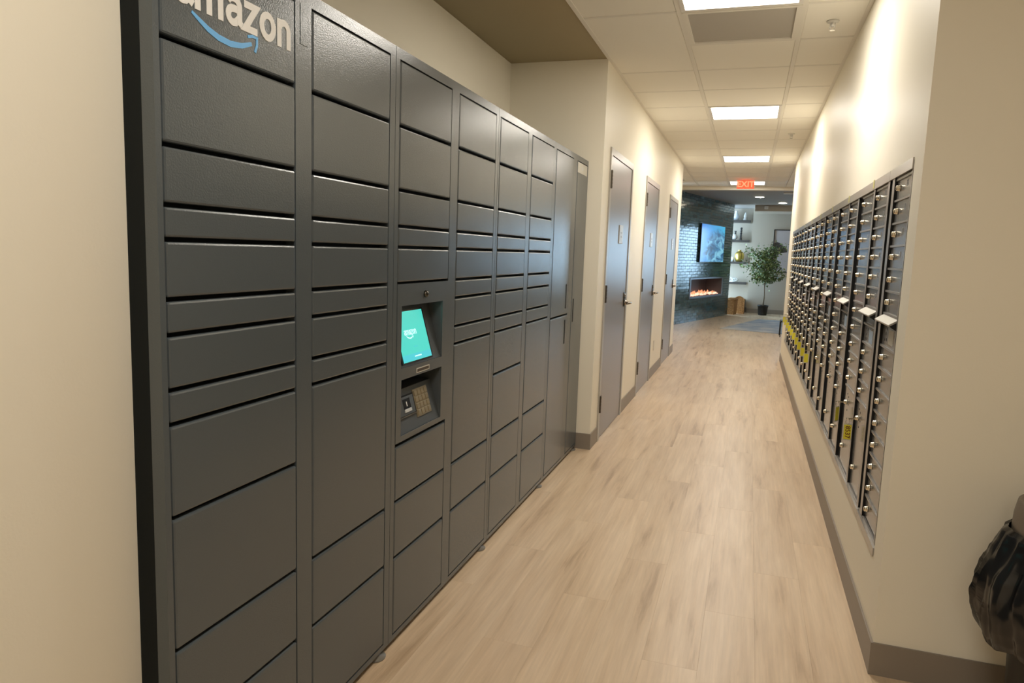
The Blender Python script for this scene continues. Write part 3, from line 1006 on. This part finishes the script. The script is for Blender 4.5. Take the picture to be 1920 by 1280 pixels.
def mail_unit(y0, wid, cols, label, far, nrows, parcels, extras):
    """cols: list of (y0, y1, kind) relative; kinds 'A','near','far'"""
    t = thing('mailbox_unit', label, 'mailbox', (XR, y0, 0), 0, 'recessed mailbox units in the right wall')
    zt, zb = 1.660, 0.392
    b = MB()
    b.box(REC + 0.004, REC + 0.38, 0.006, wid - 0.006, MZ0 + 0.004, MZ1 - 0.004)
    put('housing', b.mesh('housing', ['gap_black']), t)
    f = MB()
    # flanges (slightly proud of the plaster), stiles
    f.box(-0.004, 0.016, 0.0, wid, zt + 0.002, 1.698, 1)
    f.box(-0.004, 0.016, 0.0, wid, 0.350, zb - 0.012, 1)
    f.box(0.004, 0.016, 0.0, wid, zb - 0.012, zb - 0.002, 0)
    prev = 0.0
    for k, (c0, c1, kind) in enumerate(cols):
        f.box(0.0, REC + 0.004, prev + 0.002, c0, zb - 0.002, zt + 0.002, 2, '-x', 0)
        prev = c1
    if wid < 0.5:
        f.box(0.0, REC + 0.004, prev, prev + 0.045, zb - 0.002, zt + 0.002, 2, '-x', 0)
    parts = []
    for (c0, c1, kind) in cols:
        z = zt
        seq = []
        if kind == 'A':
            seq = [('door', 0.081)] * 6 + [('out', 0.119)] + [('door', 0.0825)] * 8
        elif kind == 'near':
            seq = [('door', 0.081)] * 6 + [('blank', 0.074)] + [('out2', 0.080)] + [('door', 0.0825)] * 3 + [('parcel', 0)]
        else:
            seq = [('door', 0.081)] * 11 + [('parcel', 0)]
        for kd, h in seq:
            z1 = z
            z0 = zb if kd == 'parcel' else max(zb, z - h)
            parts.append((kd, c0, c1, z0, z1))
            if z0 > zb + 0.01:
                f.box(0.004, REC + 0.003, c0, c1, z0 - 0.0035, z0 + 0.0035, 0)
            z = z0
        f.box(0.004, REC + 0.003, c0, c1, zt - 0.010, zt - 0.002, 0)
    put('frame', f.mesh('mail_frame', ['mail_rail', 'mail_flange', 'gap_black']), t)
    first = True
    rown = 0
    hood_done = False
    for kd, c0, c1, z0, z1 in parts:
        dm = cbox(0.006, c1 - c0 - 0.003, z1 - z0 - 0.006, 0.001, 'mail_paint', 1)
        d = put('parcel_door' if kd == 'parcel' else 'mail_slot_panel' if kd in ('out', 'blank', 'out2') else 'mail_door', dm, t, (REC + 0.003, (c0 + c1) / 2, (z0 + z1) / 2))
        hw, hh = (c1 - c0) / 2, (z1 - z0) / 2
        if kd == 'door':
            put('lock', LOCK, d, (-0.003, hw - 0.062, 0.002))
        elif kd == 'parcel':
            put('lock', LOCK, d, (-0.003, hw - 0.072, hh - 0.075))
            put('lock', LOCK, d, (-0.003, hw - 0.072, -hh + 0.09))
            for dy, dz in ((-0.035, 0.03), (-0.02, -0.035), (0.0, 0.04), (-0.045, -0.005)):
                put('rivet', cbox(0.001, 0.007, 0.007, 0, 'gap_black'), d, (-0.0033, hw - 0.072 + dy, hh - 0.075 + dz))
        if kd in ('out', 'blank'):
            hd = MB()
            zz = hh - 0.003
            yA, yB = -hw + 0.004, hw - 0.004
            # sloping hood with open underside
            hd.prism([(-0.003, zz), (-0.003, zz - 0.006), (-0.034, zz - 0.026), (-0.036, zz - 0.021)], 'y', yA, yB)
            hd.prism([(-0.003, zz - 0.006), (-0.033, zz - 0.0255), (-0.003, zz - 0.045)], 'y', yA, yA + 0.003, 1)
            hd.prism([(-0.003, zz - 0.006), (-0.033, zz - 0.0255), (-0.003, zz - 0.045)], 'y', yB - 0.003, yB, 1)
            ho = put('mail_hood', hd.mesh('mail_hood', ['mail_rail', 'gap_black']), d)
            L_ = math.hypot(0.033, 0.021)
            ang = math.atan2(0.021, 0.033)
            put('hood_label', cbox(L_ - 0.003, (yB - yA) - 0.004, 0.0008, 0, 'sticker_white'), ho, (-0.0195, 0, zz - 0.0102), (0, -ang, 0))
        if kd in ('out', 'out2'):
            put('notice', cbox(0.0008, 0.088, 0.052, 0, 'sticker_white' if kd == 'out' else 'sticker_blue'), d, (-0.0034, -0.02 if kd == 'out' else -0.03, -0.018 if kd == 'out' else -0.004))
            for dy, dz in ((0.055, 0.02), (0.06, -0.02), (0.078, 0.0), (0.09, 0.022), (0.092, -0.022)):
                put('rivet', cbox(0.001, 0.008, 0.010, 0, 'gap_black'), d, (-0.0033, dy, dz - 0.012 if kd == 'out' else dz))
    if extras.get('tape'):
        put('yellow_tape', cbox(0.0008, 0.030, 0.036, 0, 'sticker_pale_yellow'), t, (-0.0045, wid * 0.46, 1.685))
    for yl in extras.get('tags', ()):
        key_and_tag(t, yl, extras.get('digits') if yl < 0.3 else None, extras.get('turn', 0.0) if yl > 0.3 else 0.1)
    return t


def mail_door_number(t, s, y, z, size=0.030):
    put('door_number', text_mesh(s, size, 'digit_grey', 0.0003), t, (REC - 0.0006, y, z), (R(90), 0, R(-90)))


tA = mail_unit(2.640, 0.395, [(0.014, 0.305, 'A')], 'single column mailbox unit nearest to the wall corner and bin', 0, 0, 0, {})
for s, r_ in (('25', 0), ('26', 1), ('27', 2), ('28', 3)):
    mail_door_number(tA, s, 0.125, 1.660 - 0.081 * (r_ + 0.5) + 0.010)
ORD = ['second', 'third', 'fourth', 'fifth', 'sixth', 'seventh', 'eighth', 'ninth']
UP = 0.805
for k in range(8):
    y0 = 3.038 + UP * k
    ex = {'tape': True}
    if k == 0:
        lab = 'two column mailbox unit with the yellow 8537 tag and keys in its parcel locks'
    elif k == 1:
        lab = 'two column mailbox unit without any hanging tag, third from the wall corner'
    elif k == 2:
        lab = 'two column mailbox unit without any hanging tag, fourth from the wall corner'
    elif k == 7:
        lab = 'farthest two column mailbox unit, at the lobby end of the right wall'
    else:
        lab = 'two column mailbox unit with yellow hanging tags, %s unit from the near corner' % ORD[k]
    if k == 0:
        ex.update(tags=(0.266, 0.648), digits='8537', turn=1.0)
    if k >= 3:
        ex.update(tags=(0.266, 0.648), turn=0.15)
    u = mail_unit(y0, UP - 0.002, [(0.042, 0.338, 'near'), (0.378, 0.720, 'far')], lab, 0, 0, 0, ex)
    if k == 0:
        for s, r_ in (('17', 0), ('18', 1), ('19', 2), ('20', 3), ('21', 4), ('22', 5)):
            mail_door_number(u, s, 0.15, 1.660 - 0.081 * (r_ + 0.5) + 0.010)
        for s, r_ in (('1', 0), ('2', 1), ('3', 2), ('4', 3)):
            mail_door_number(u, s, 0.50, 1.660 - 0.081 * (r_ + 0.5) + 0.010)

# ------------------------------------------------------------------ exit sign
t = thing('exit_sign', 'glowing red exit sign hanging from the ceiling at the corridor end', 'sign', (-0.157, 12.28, ZC))
box('canopy', 'white_plastic', -0.06, 0.06, -0.02, 0.02, -0.012, -0.004, t, 0.002)
h = box('housing', 'white_plastic', -0.134, 0.134, -0.018, 0.018, -0.145, -0.012, t, 0.003)
box('red_face', 'exit_face', -0.131, 0.131, -0.021, -0.0175, -0.142, -0.015, t)
put('lettering', text_mesh('EXIT', 0.125, 'exit_letter', 0.001, 0.003, 1.02), t, (0, -0.0225, -0.078), (R(90), 0, 0))

# ------------------------------------------------------------------ blue tiled fireplace wall
P0 = Vector((-1.309, 14.555, 0)); P1 = Vector((-0.433, 17.874, 0))
dv = (P1 - P0).normalized()
AZ = math.atan2(dv.y, dv.x)
S0, S1 = -1.55, 3.43
FO = (0.69, 2.80, 0.525, 0.885)      # firebox opening
bw = MB()
bw.box(S0, FO[0], 0.008, 0.55, 0, ZC); bw.box(FO[1], S1, 0.008, 0.55, 0, ZC)
bw.box(FO[0], FO[1], 0.008, 0.55, 0, FO[2]); bw.box(FO[0], FO[1], 0.008, 0.55, FO[3], ZC)
bw.box(FO[0], FO[1], 0.36, 0.55, FO[2], FO[3])
bwall = struct(put('wall_fireplace', bw.mesh('wall_fireplace', ['grout']), None, P0, (0, 0, AZ)))
TH, TL = 0.0580, 0.250
tm = MB()
nr = int(ZC / TH)
for r_ in range(nr + 1):
    z0, z1 = r_ * TH + 0.0012, min((r_ + 1) * TH - 0.0012, ZC - 0.003)
    if z1 - z0 < 0.01:
        continue
    s = S0 - (TL / 2 if r_ % 2 else 0)
    while s < S1:
        a, b = max(s + 0.004, S0), min(s + TL - 0.004, S1)
        s += TL
        if b - a < 0.02:
            continue
        segs = [(a, b)]
        if z1 > FO[2] - 0.04 and z0 < FO[3] + 0.03:
            segs = [(p, q) for p, q in ((a, min(b, FO[0] - 0.06)), (max(a, FO[1] + 0.07), b)) if q - p > 0.02]
        for p, q in segs:
            tl = [random.uniform(-0.0007, 0.0007) for _ in range(4)]
            i = len(tm.v)
            ch = 0.003
            back = [(p, 0.008, z0), (q, 0.008, z0), (q, 0.008, z1), (p, 0.008, z1)]
            fr = [(p + ch, tl[0], z0 + ch), (q - ch, tl[1], z0 + ch), (q - ch, tl[2], z1 - ch), (p + ch, tl[3], z1 - ch)]
            tm.v += back + fr
            tm.f.append((i + 4, i + 5, i + 6, i + 7)); tm.m.append(0)
            for k in range(4):
                j = (k + 1) % 4
                tm.f.append((i + k, i + j, i + 4 + j, i + 4 + k)); tm.m.append(0)
# side return of the chimney breast
stuff(put('glazed_tiles', tm.mesh('glazed_tiles', ['blue_tile']), bwall))
sd = MB()
for r_ in range(nr):
    for c_ in range(2):
        sd.box(S1 + 0.001, S1 + 0.007, 0.01 + c_ * 0.25, 0.256 + c_ * 0.25, r_ * TH + 0.002, (r_ + 1) * TH - 0.002)
stuff(put('return_tiles', sd.mesh('return_tiles', ['blue_tile']), bwall))

t = thing('fireplace', 'long electric fireplace with glowing pink embers in the blue tiled wall', 'fireplace', P0, AZ)
f = MB()
for a, b, c, d_ in ((0.63, 2.87, FO[3], FO[3] + 0.035), (0.63, 2.87, FO[2] - 0.04, FO[2]), (0.63, FO[0], FO[2], FO[3]), (FO[1], 2.87, FO[2], FO[3])):
    f.box(a, b, -0.012, 0.008, c, d_)
put('surround', f.mesh('surround', ['fire_metal']), t)
f = MB()
f.quad([(FO[0], 0.355, FO[2]), (FO[1], 0.355, FO[2]), (FO[1], 0.355, FO[3]), (FO[0], 0.355, FO[3])])
f.quad([(FO[0] + 0.001, 0, FO[2]), (FO[0] + 0.001, 0.355, FO[2]), (FO[0] + 0.001, 0.355, FO[3]), (FO[0] + 0.001, 0, FO[3])])
f.quad([(FO[1] - 0.001, 0, FO[2]), (FO[1] - 0.001, 0.355, FO[2]), (FO[1] - 0.001, 0.355, FO[3]), (FO[1] - 0.001, 0, FO[3])])
f.quad([(FO[0], 0, FO[2] + 0.001), (FO[1], 0, FO[2] + 0.001), (FO[1], 0.355, FO[2] + 0.001), (FO[0], 0.355, FO[2] + 0.001)])
f.quad([(FO[0], 0, FO[3] - 0.001), (FO[1], 0, FO[3] - 0.001), (FO[1], 0.355, FO[3] - 0.001), (FO[0], 0.355, FO[3] - 0.001)])
put('firebox', f.mesh('firebox', ['fire_back'], fix=False), t)
em = MB()
for k in range(220):
    a, b = random.uniform(FO[0] + 0.02, FO[1] - 0.03), random.uniform(0.04, 0.30)
    r_ = random.uniform(0.010, 0.024)
    z = FO[2] + random.uniform(0.004, 0.035)
    i = len(em.v)
    em.v += [(a + r_, b, z), (a, b + r_, z), (a - r_, b, z), (a, b - r_, z), (a, b, z + r_), (a, b, z - r_)]
    for q in ((0, 1, 4), (1, 2, 4), (2, 3, 4), (3, 0, 4), (1, 0, 5), (2, 1, 5), (3, 2, 5), (0, 3, 5)):
        em.f.append(tuple(i + x for x in q)); em.m.append(0)
stuff(put('ember_bed', em.mesh('ember_bed', ['ember']), t))
fm = MB()
for k in range(46):
    a, b = random.uniform(FO[0] + 0.05, FO[1] - 0.06), random.uniform(0.10, 0.26)
    h_ = random.uniform(0.035, 0.095)
    fm.lathe([(0.010, 0), (0.016, h_ * 0.3), (0.010, h_ * 0.65), (0.001, h_)], 6, (a, b, FO[2] + 0.02))
stuff(put('flames', fm.mesh('flames', ['flame'], True), t))

t = thing('television', 'flat television showing a blue underwater reef on the tiled wall', 'television', P0, AZ)
put('casing', cbox(1.64, 0.03, 0.82, 0.004, 'tv_bezel'), t, (1.865, -0.024, 1.652))
put('screen', cbox(1.61, 0.002, 0.79, 0, 'tv_picture'), t, (1.865, -0.0402, 1.652))
put('wall_bracket', cbox(0.5, 0.007, 0.35, 0.002, 'black_metal'), t, (1.865, -0.0053, 1.652))

# ------------------------------------------------------------------ niche shelves and decor
SHZ = [2.300, 1.810, 1.268, 0.757]
SN = ['top', 'second', 'third', 'lowest']
for z, nm in zip(SHZ, SN):
    o = tag(box('wall_shelf', 'shelf_wood', -0.98, -0.05, 18.93, BY + 0.35, z - 0.055, z, None, 0.004), 'dark floating wood shelf in the niche by the tiled wall, %s of four' % nm, 'shelf', 'floating niche shelves')


def lathe_thing(name, label, cat, prof, m, loc, seg=18):
    b = MB(); b.lathe(prof, seg)
    return tag(put(name, b.mesh(name, [m], True), None, loc), label, cat)


lathe_thing('figurine', 'small white cone shaped ornament on the top niche shelf', 'ornament', [(0.05, 0), (0.055, 0.02), (0.03, 0.07), (0.045, 0.10), (0.03, 0.15), (0.015, 0.19), (0.003, 0.205)], 'white_ceramic', (-0.19, 19.08, SHZ[0]))
lathe_thing('grey_vase', 'pale grey vase beside the white ornament on the top niche shelf', 'vase', [(0.04, 0), (0.07, 0.05), (0.075, 0.11), (0.04, 0.17), (0.03, 0.22), (0.04, 0.235)], 'plaque', (-0.41, 19.08, SHZ[0]))
t = thing('black_neck_vase', 'round white vase with a black neck on the second niche shelf', 'vase', (-0.42, 19.08, SHZ[1]))
b = MB(); b.lathe([(0.03, 0), (0.065, 0.03), (0.078, 0.075), (0.062, 0.12), (0.028, 0.148)], 18); put('body', b.mesh('vase_body', ['white_ceramic'], True), t)
b = MB(); b.lathe([(0.022, 0.146), (0.018, 0.19), (0.03, 0.225)], 14, (0.02, 0, 0)); put('neck', b.mesh('vase_neck', ['black_ceramic'], True), t)
pr = [(0.04, 0), (0.04, 0.012)]
for k in range(7):
    z = 0.02 + 0.042 * k
    pr += [(0.012, z), (0.030, z + 0.012), (0.030, z + 0.026), (0.012, z + 0.038)]
lathe_thing('beaded_candlestick', 'tall black beaded candlestick on the second niche shelf', 'candlestick', pr + [(0.03, 0.315)], 'black_ceramic', (-0.265, 19.08, SHZ[1]))
lathe_thing('gold_vase', 'shiny gold bulbous vase on the third niche shelf', 'vase', [(0.07, 0), (0.10, 0.04), (0.118, 0.12), (0.11, 0.20), (0.075, 0.245), (0.04, 0.26), (0.035, 0.285), (0.05, 0.295)], 'gold_ceramic', (-0.265, 19.08, SHZ[2]), 24)
lathe_thing('candle', 'small pale candle left of the gold vase', 'candle', [(0.035, 0), (0.035, 0.11), (0.03, 0.115), (0.004, 0.117)], 'white_ceramic', (-0.425, 19.08, SHZ[2]))
b = MB()
random.seed(3)
b.lathe([(0.10, 0), (0.12, 0.012), (0.10, 0.02)], 16)
for k in range(26):
    a = random.uniform(0, 6.28); l = random.uniform(0.05, 0.13); e_ = random.uniform(0.2, 1.2)
    tip = (l * math.cos(a) * math.cos(e_) * 1.2, l * math.sin(a) * math.cos(e_), 0.02 + l * math.sin(e_))
    b.tube([(0.02 * math.cos(a), 0.02 * math.sin(a), 0.012), (tip[0] * 0.6, tip[1] * 0.6, tip[2] * 0.75), tip], [0.014, 0.012, 0.006], 6)
tag(put('coral_ornament', b.mesh('coral_ornament', ['white_ceramic'], True), None, (-0.36, 19.08, SHZ[3])), 'white branching coral ornament on the lowest niche shelf', 'ornament')

# baskets on the niche floor
def arch_basket(name, label, x, y, m):
    t = thing(name, label, 'basket', (x, y, 0))
    b = MB()
    pts = [(-0.12, 0.0), (0.12, 0.0), (0.12, 0.30)] + [(0.12 * math.cos(R(q)), 0.30 + 0.12 * math.sin(R(q))) for q in range(15, 180, 15)] + [(-0.12, 0.30)]
    b.prism(pts, 'y', -0.30, 0.0)
    put('body', b.mesh('basket_body', [m]), t)
    rb = MB()
    rb.tube([(0.125, -0.31, 0.0), (0.125, -0.31, 0.30)] + [(0.125 * math.cos(R(q)), -0.31, 0.30 + 0.125 * math.sin(R(q))) for q in range(15, 180, 15)] + [(-0.125, -0.31, 0.30), (-0.125, -0.31, 0.0)], 0.012, 6)
    put('rim', rb.mesh('basket_rim', [m], True), t)
    return t


t = thing('wicker_basket', 'light tan woven basket against the end of the tiled wall', 'basket', (-0.345, 18.18, 0), R(-12))
b = MB(); b.prism([(-0.085, 0.0), (0.085, 0.0), (0.10, 0.36), (0.06, 0.40), (-0.06, 0.40), (-0.10, 0.36)], 'y', -0.16, 0.16)
put('body', b.mesh('basket_body', ['wicker_light']), t)
b = MB(); b.tube([(-0.10, -0.165, 0.36), (0.10, -0.165, 0.36), (0.10, 0.165, 0.36), (-0.10, 0.165, 0.36), (-0.10, -0.165, 0.36)], 0.012, 6)
put('rim', b.mesh('basket_rim', ['wicker_light'], True), t)
arch_basket('arched_basket', 'orange tan basket with a rounded top between the two other baskets', -0.185, 18.78, 'wicker_light')
t = thing('wicker_chest', 'brown rectangular woven chest on the niche floor', 'basket', (-0.255, 19.06, 0))
put('body', cbox(0.40, 0.36, 0.30, 0.012, 'wicker_dark'), t, (0, 0, 0.15))
put('lid', cbox(0.43, 0.385, 0.035, 0.010, 'wicker_dark'), t, (0, 0, 0.318))

# ------------------------------------------------------------------ art, plant, rug, table
t = thing('framed_picture', 'large framed print with a dark blot on pale paper, behind the plant', 'picture', (1.0, BY, 0))
AX0, AX1, AZ0, AZ1 = -0.49, 0.02, 1.03, 2.09
f = MB()
f.box(AX0, AX1, -0.035, -0.002, AZ1 - 0.022, AZ1); f.box(AX0, AX1, -0.035, -0.002, AZ0, AZ0 + 0.022)
f.box(AX0, AX0 + 0.022, -0.035, -0.002, AZ0 + 0.022, AZ1 - 0.022); f.box(AX1 - 0.022, AX1, -0.035, -0.002, AZ0 + 0.022, AZ1 - 0.022)
put('frame', f.mesh('picture_frame', ['frame_black']), t)
box('print', 'art_paper', AX0 + 0.022, AX1 - 0.022, -0.018, -0.004, AZ0 + 0.022, AZ1 - 0.022, t)
blot = [(-0.465, 1.76), (-0.40, 1.785), (-0.33, 1.76), (-0.28, 1.70), (-0.20, 1.65), (-0.15, 1.60), (-0.155, 1.54), (-0.22, 1.53), (-0.30, 1.52), (-0.36, 1.47), (-0.42, 1.42), (-0.465, 1.43)]
b = MB(); b.prism(blot, 'y', -0.0195, -0.018)
put('dark_blot', b.mesh('dark_blot', ['art_dark']), t)

t = thing('potted_tree', 'leafy green indoor tree in a round black pot by the back wall', 'plant', (0.375, 18.42, 0))
b = MB(); b.lathe([(0.095, 0.0), (0.100, 0.01), (0.120, 0.215), (0.130, 0.215), (0.130, 0.245), (0.118, 0.245), (0.112, 0.225)], 24)
put('pot', b.mesh('pot', ['pot_black'], True), t)
b = MB(); b.lathe([(0.110, 0.222), (0.05, 0.230)], 16); put('soil', b.mesh('soil', ['soil']), t)
b = MB()
b.tube([(0, 0, 0.2), (0.012, 0, 0.5), (-0.008, 0.01, 0.8), (0.01, 0, 1.1), (0.0, 0, 1.45)], [0.017, 0.015, 0.014, 0.012, 0.006], 8)
random.seed(11)
tips = []
for k in range(34):
    z = random.uniform(0.80, 1.62)
    a = random.uniform(0, 6.283)
    wv = (z - 0.80) / 0.95
    l = random.uniform(0.12, 0.33) * (0.55 + 1.25 * math.sin(math.pi * min(1, wv * 0.78 + 0.13)))
    base = Vector((0, 0, min(z, 1.4) - 0.08))
    tip = Vector((l * math.cos(a), l * math.sin(a) * 0.9, z + random.uniform(0.0, 0.16)))
    mid = (base + tip) / 2 + Vector((0, 0, 0.05))
    b.tube([base, mid, tip], [0.005, 0.0035, 0.002], 5)
    tips.append((base, mid, tip))
# drooping right hand shoots
for dx in (0.36, 0.42, 0.30):
    base, tip = Vector((0.03, 0, 1.2)), Vector((dx, -0.05, 1.02 + random.uniform(-0.08, 0.12)))
    mid = (base + tip) / 2 + Vector((0, 0, 0.12))
    b.tube([base, mid, tip], [0.005, 0.0035, 0.002], 5)
    tips.append((base, mid, tip))
put('trunk', b.mesh('trunk', ['trunk'], True), t)
lv = MB()
for base, mid, tip in tips:
    for q in range(60):
        u = random.uniform(0.25, 1.12)
        p = base.lerp(mid, min(1, u * 2)) if u < 0.5 else mid.lerp(tip, (u - 0.5) * 2)
        if q % 3 == 0:      # fill the heart of the crown
            p = Vector((random.gauss(-0.02, 0.13), random.gauss(0, 0.12), random.gauss(1.24, 0.20)))
        p = p + Vector((random.gauss(0, 0.040), random.gauss(0, 0.040), random.gauss(-0.02, 0.042)))
        p.y = max(-0.40, min(0.40, p.y))
        d = Vector((random.uniform(-1, 1), random.uniform(-1, 1), random.uniform(-1.2, 0.25))).normalized()
        sde = d.cross(Vector((random.uniform(-1, 1), random.uniform(-1, 1), random.uniform(-1, 1)))).normalized()
        l, wl = random.uniform(0.055, 0.085), random.uniform(0.015, 0.022)
        nrm = d.cross(sde)
        i = len(lv.v)
        lv.v += [tuple(p), tuple(p + d * l * 0.45 + sde * wl + nrm * 0.004), tuple(p + d * l), tuple(p + d * l * 0.45 - sde * wl + nrm * 0.004)]
        lv.f += [(i, i + 1, i + 2), (i, i + 2, i + 3)]; lv.m += [0, 0]
stuff(put('foliage', lv.mesh('foliage', ['leaf_green'], fix=False), t))

RZ = AZ - R(90)
t = tag(put('rug', cbox(2.45, 2.9, 0.010, 0.003, 'rug_pile'), None, Vector((-0.455, 14.25, 0.005)) + Vector((dv.y, -dv.x, 0)) * 1.225 + dv * 1.45, (0, 0, RZ)), 'pale blue and grey rug on the lobby floor in front of the tree', 'rug')
t = thing('side_table', 'thin black metal table leg and low top beside the rug, behind the mailboxes', 'table', (0.59, 13.40, 0.0))
b = MB(); b.box(-0.005, 0.50, -0.02, 0.34, 0.262, 0.285)
put('table_top', b.mesh('table_top', ['black_metal']), t)
for (x, y) in ((0.004, -0.012), (0.486, -0.012), (0.004, 0.325), (0.486, 0.325)):
    box('leg', 'black_metal', x - 0.007, x + 0.007, y - 0.007, y + 0.007, 0.0, 0.262, t)

# downlights in the lobby ceiling
for x, y, lb in ((-0.40, 13.95, 'round glowing downlight just beyond the exit sign, leftmost of three'), (0.09, 15.55, 'round glowing downlight in the lobby ceiling, middle of three'), (0.59, 17.10, 'round glowing downlight in the lobby ceiling nearest the back wall')):
    t = thing('downlight', lb, 'light', (x, y, ZC - 0.004), 0, 'lobby ceiling downlights')
    b = MB(); b.lathe([(0.105, 0.0), (0.105, -0.006), (0.085, -0.010)], 24)
    put('trim_ring', b.mesh('trim_ring', ['lamp_frame'], True), t)
    b = MB(); b.lathe([(0.084, -0.0102), (0.080, -0.0125)], 24)
    put('lens', b.mesh('lens', ['downlight_glow']), t)
t = thing('smoke_detector', 'small white box shaped detector on the lobby ceiling edge', 'detector', (0.27, 17.88, 2.545))
put('body', cbox(0.085, 0.03, 0.075, 0.006, 'white_plastic'), t, (0, 0, 0))
put('lens', cbox(0.03, 0.006, 0.02, 0.002, 'plaque'), t, (0, -0.017, -0.01))
t = thing('ceiling_speaker', 'pale square ceiling fixture in the lobby, near the mailbox wall end', 'fixture', (0.62, 14.6, ZC - 0.004))
put('body', cbox(0.22, 0.22, 0.02, 0.005, 'lamp_frame'), t, (0, 0, -0.010))

# ------------------------------------------------------------------ waste bin with black liner
t = thing('waste_bin', 'round waste bin with a black plastic liner bag, at the right edge', 'bin', (0.905, 2.20, 0.0))
b = MB(); b.lathe([(0.130, 0.0), (0.135, 0.01), (0.158, 0.60), (0.160, 0.62)], 32)
put('bin_body', b.mesh('bin_body', ['bin_body'], True), t)
b = MB()
n = 40
prof = [(0.166, 0.600), (0.172, 0.640), (0.170, 0.690), (0.164, 0.725), (0.150, 0.727), (0.148, 0.700), (0.148, 0.62)]
i0 = 0
b.lathe(prof, n)
b.f.pop(); b.m.pop(); b.f.pop(); b.m.pop()
put('collar', b.mesh('bin_collar', ['bin_collar'], True), t)
b = MB(); b.lathe([(0.1465, 0.66), (0.02, 0.655)], 24); put('opening', b.mesh('bin_opening', ['gap_black']), t)
bm = bmesh.new()
seg, ring = 120, 60
prof = [(0.168, 0.652), (0.178, 0.640), (0.186, 0.610), (0.200, 0.57), (0.216, 0.53), (0.226, 0.485), (0.229, 0.44), (0.226, 0.40), (0.216, 0.365), (0.205, 0.345), (0.170, 0.352)]


def pr_at(u):
    x = u * (len(prof) - 1)
    k = min(int(x), len(prof) - 2)
    f_ = x - k
    return prof[k][0] * (1 - f_) + prof[k + 1][0] * f_, prof[k][1] * (1 - f_) + prof[k + 1][1] * f_


vs = []
for r_ in range(ring + 1):
    u = r_ / ring
    rad, z = pr_at(u)
    row = []
    for s in range(seg):
        a = 2 * math.pi * s / seg
        amp = 0.35 + 0.65 * math.sin(math.pi * min(1, u * 1.05))
        fold = abs(noise.noise(Vector((math.cos(a) * 3.2, math.sin(a) * 3.2, z * 2.2 + 4)))) * 0.052
        fold += abs(noise.noise(Vector((math.cos(a) * 7.5 + z * 3, math.sin(a) * 7.5, z * 4)))) * 0.030
        fold += abs(noise.noise(Vector((math.cos(a) * 14 - z * 12, math.sin(a) * 14 + z * 8, z * 22)))) * 0.006
        rr = rad * (1.04) - (fold - 0.020) * amp
        rr = max(rr, 0.166)
        zz = z + (0.030 * noise.noise(Vector((math.cos(a) * 2, math.sin(a) * 2, 1.3))) * u)
        row.append(bm.verts.new((rr * math.cos(a), rr * math.sin(a), zz)))
    vs.append(row)
for r_ in range(ring):
    for s in range(seg):
        s2 = (s + 1) % seg
        bm.faces.new((vs[r_][s], vs[r_][s2], vs[r_ + 1][s2], vs[r_ + 1][s]))
bmesh.ops.recalc_face_normals(bm, faces=bm.faces)
me = bpy.data.meshes.new('liner_bag'); bm.to_mesh(me); bm.free()
me.materials.append(MATS['bag_plastic'])
me.polygons.foreach_set('use_smooth', [True] * len(me.polygons))
put('liner_bag', me, t)
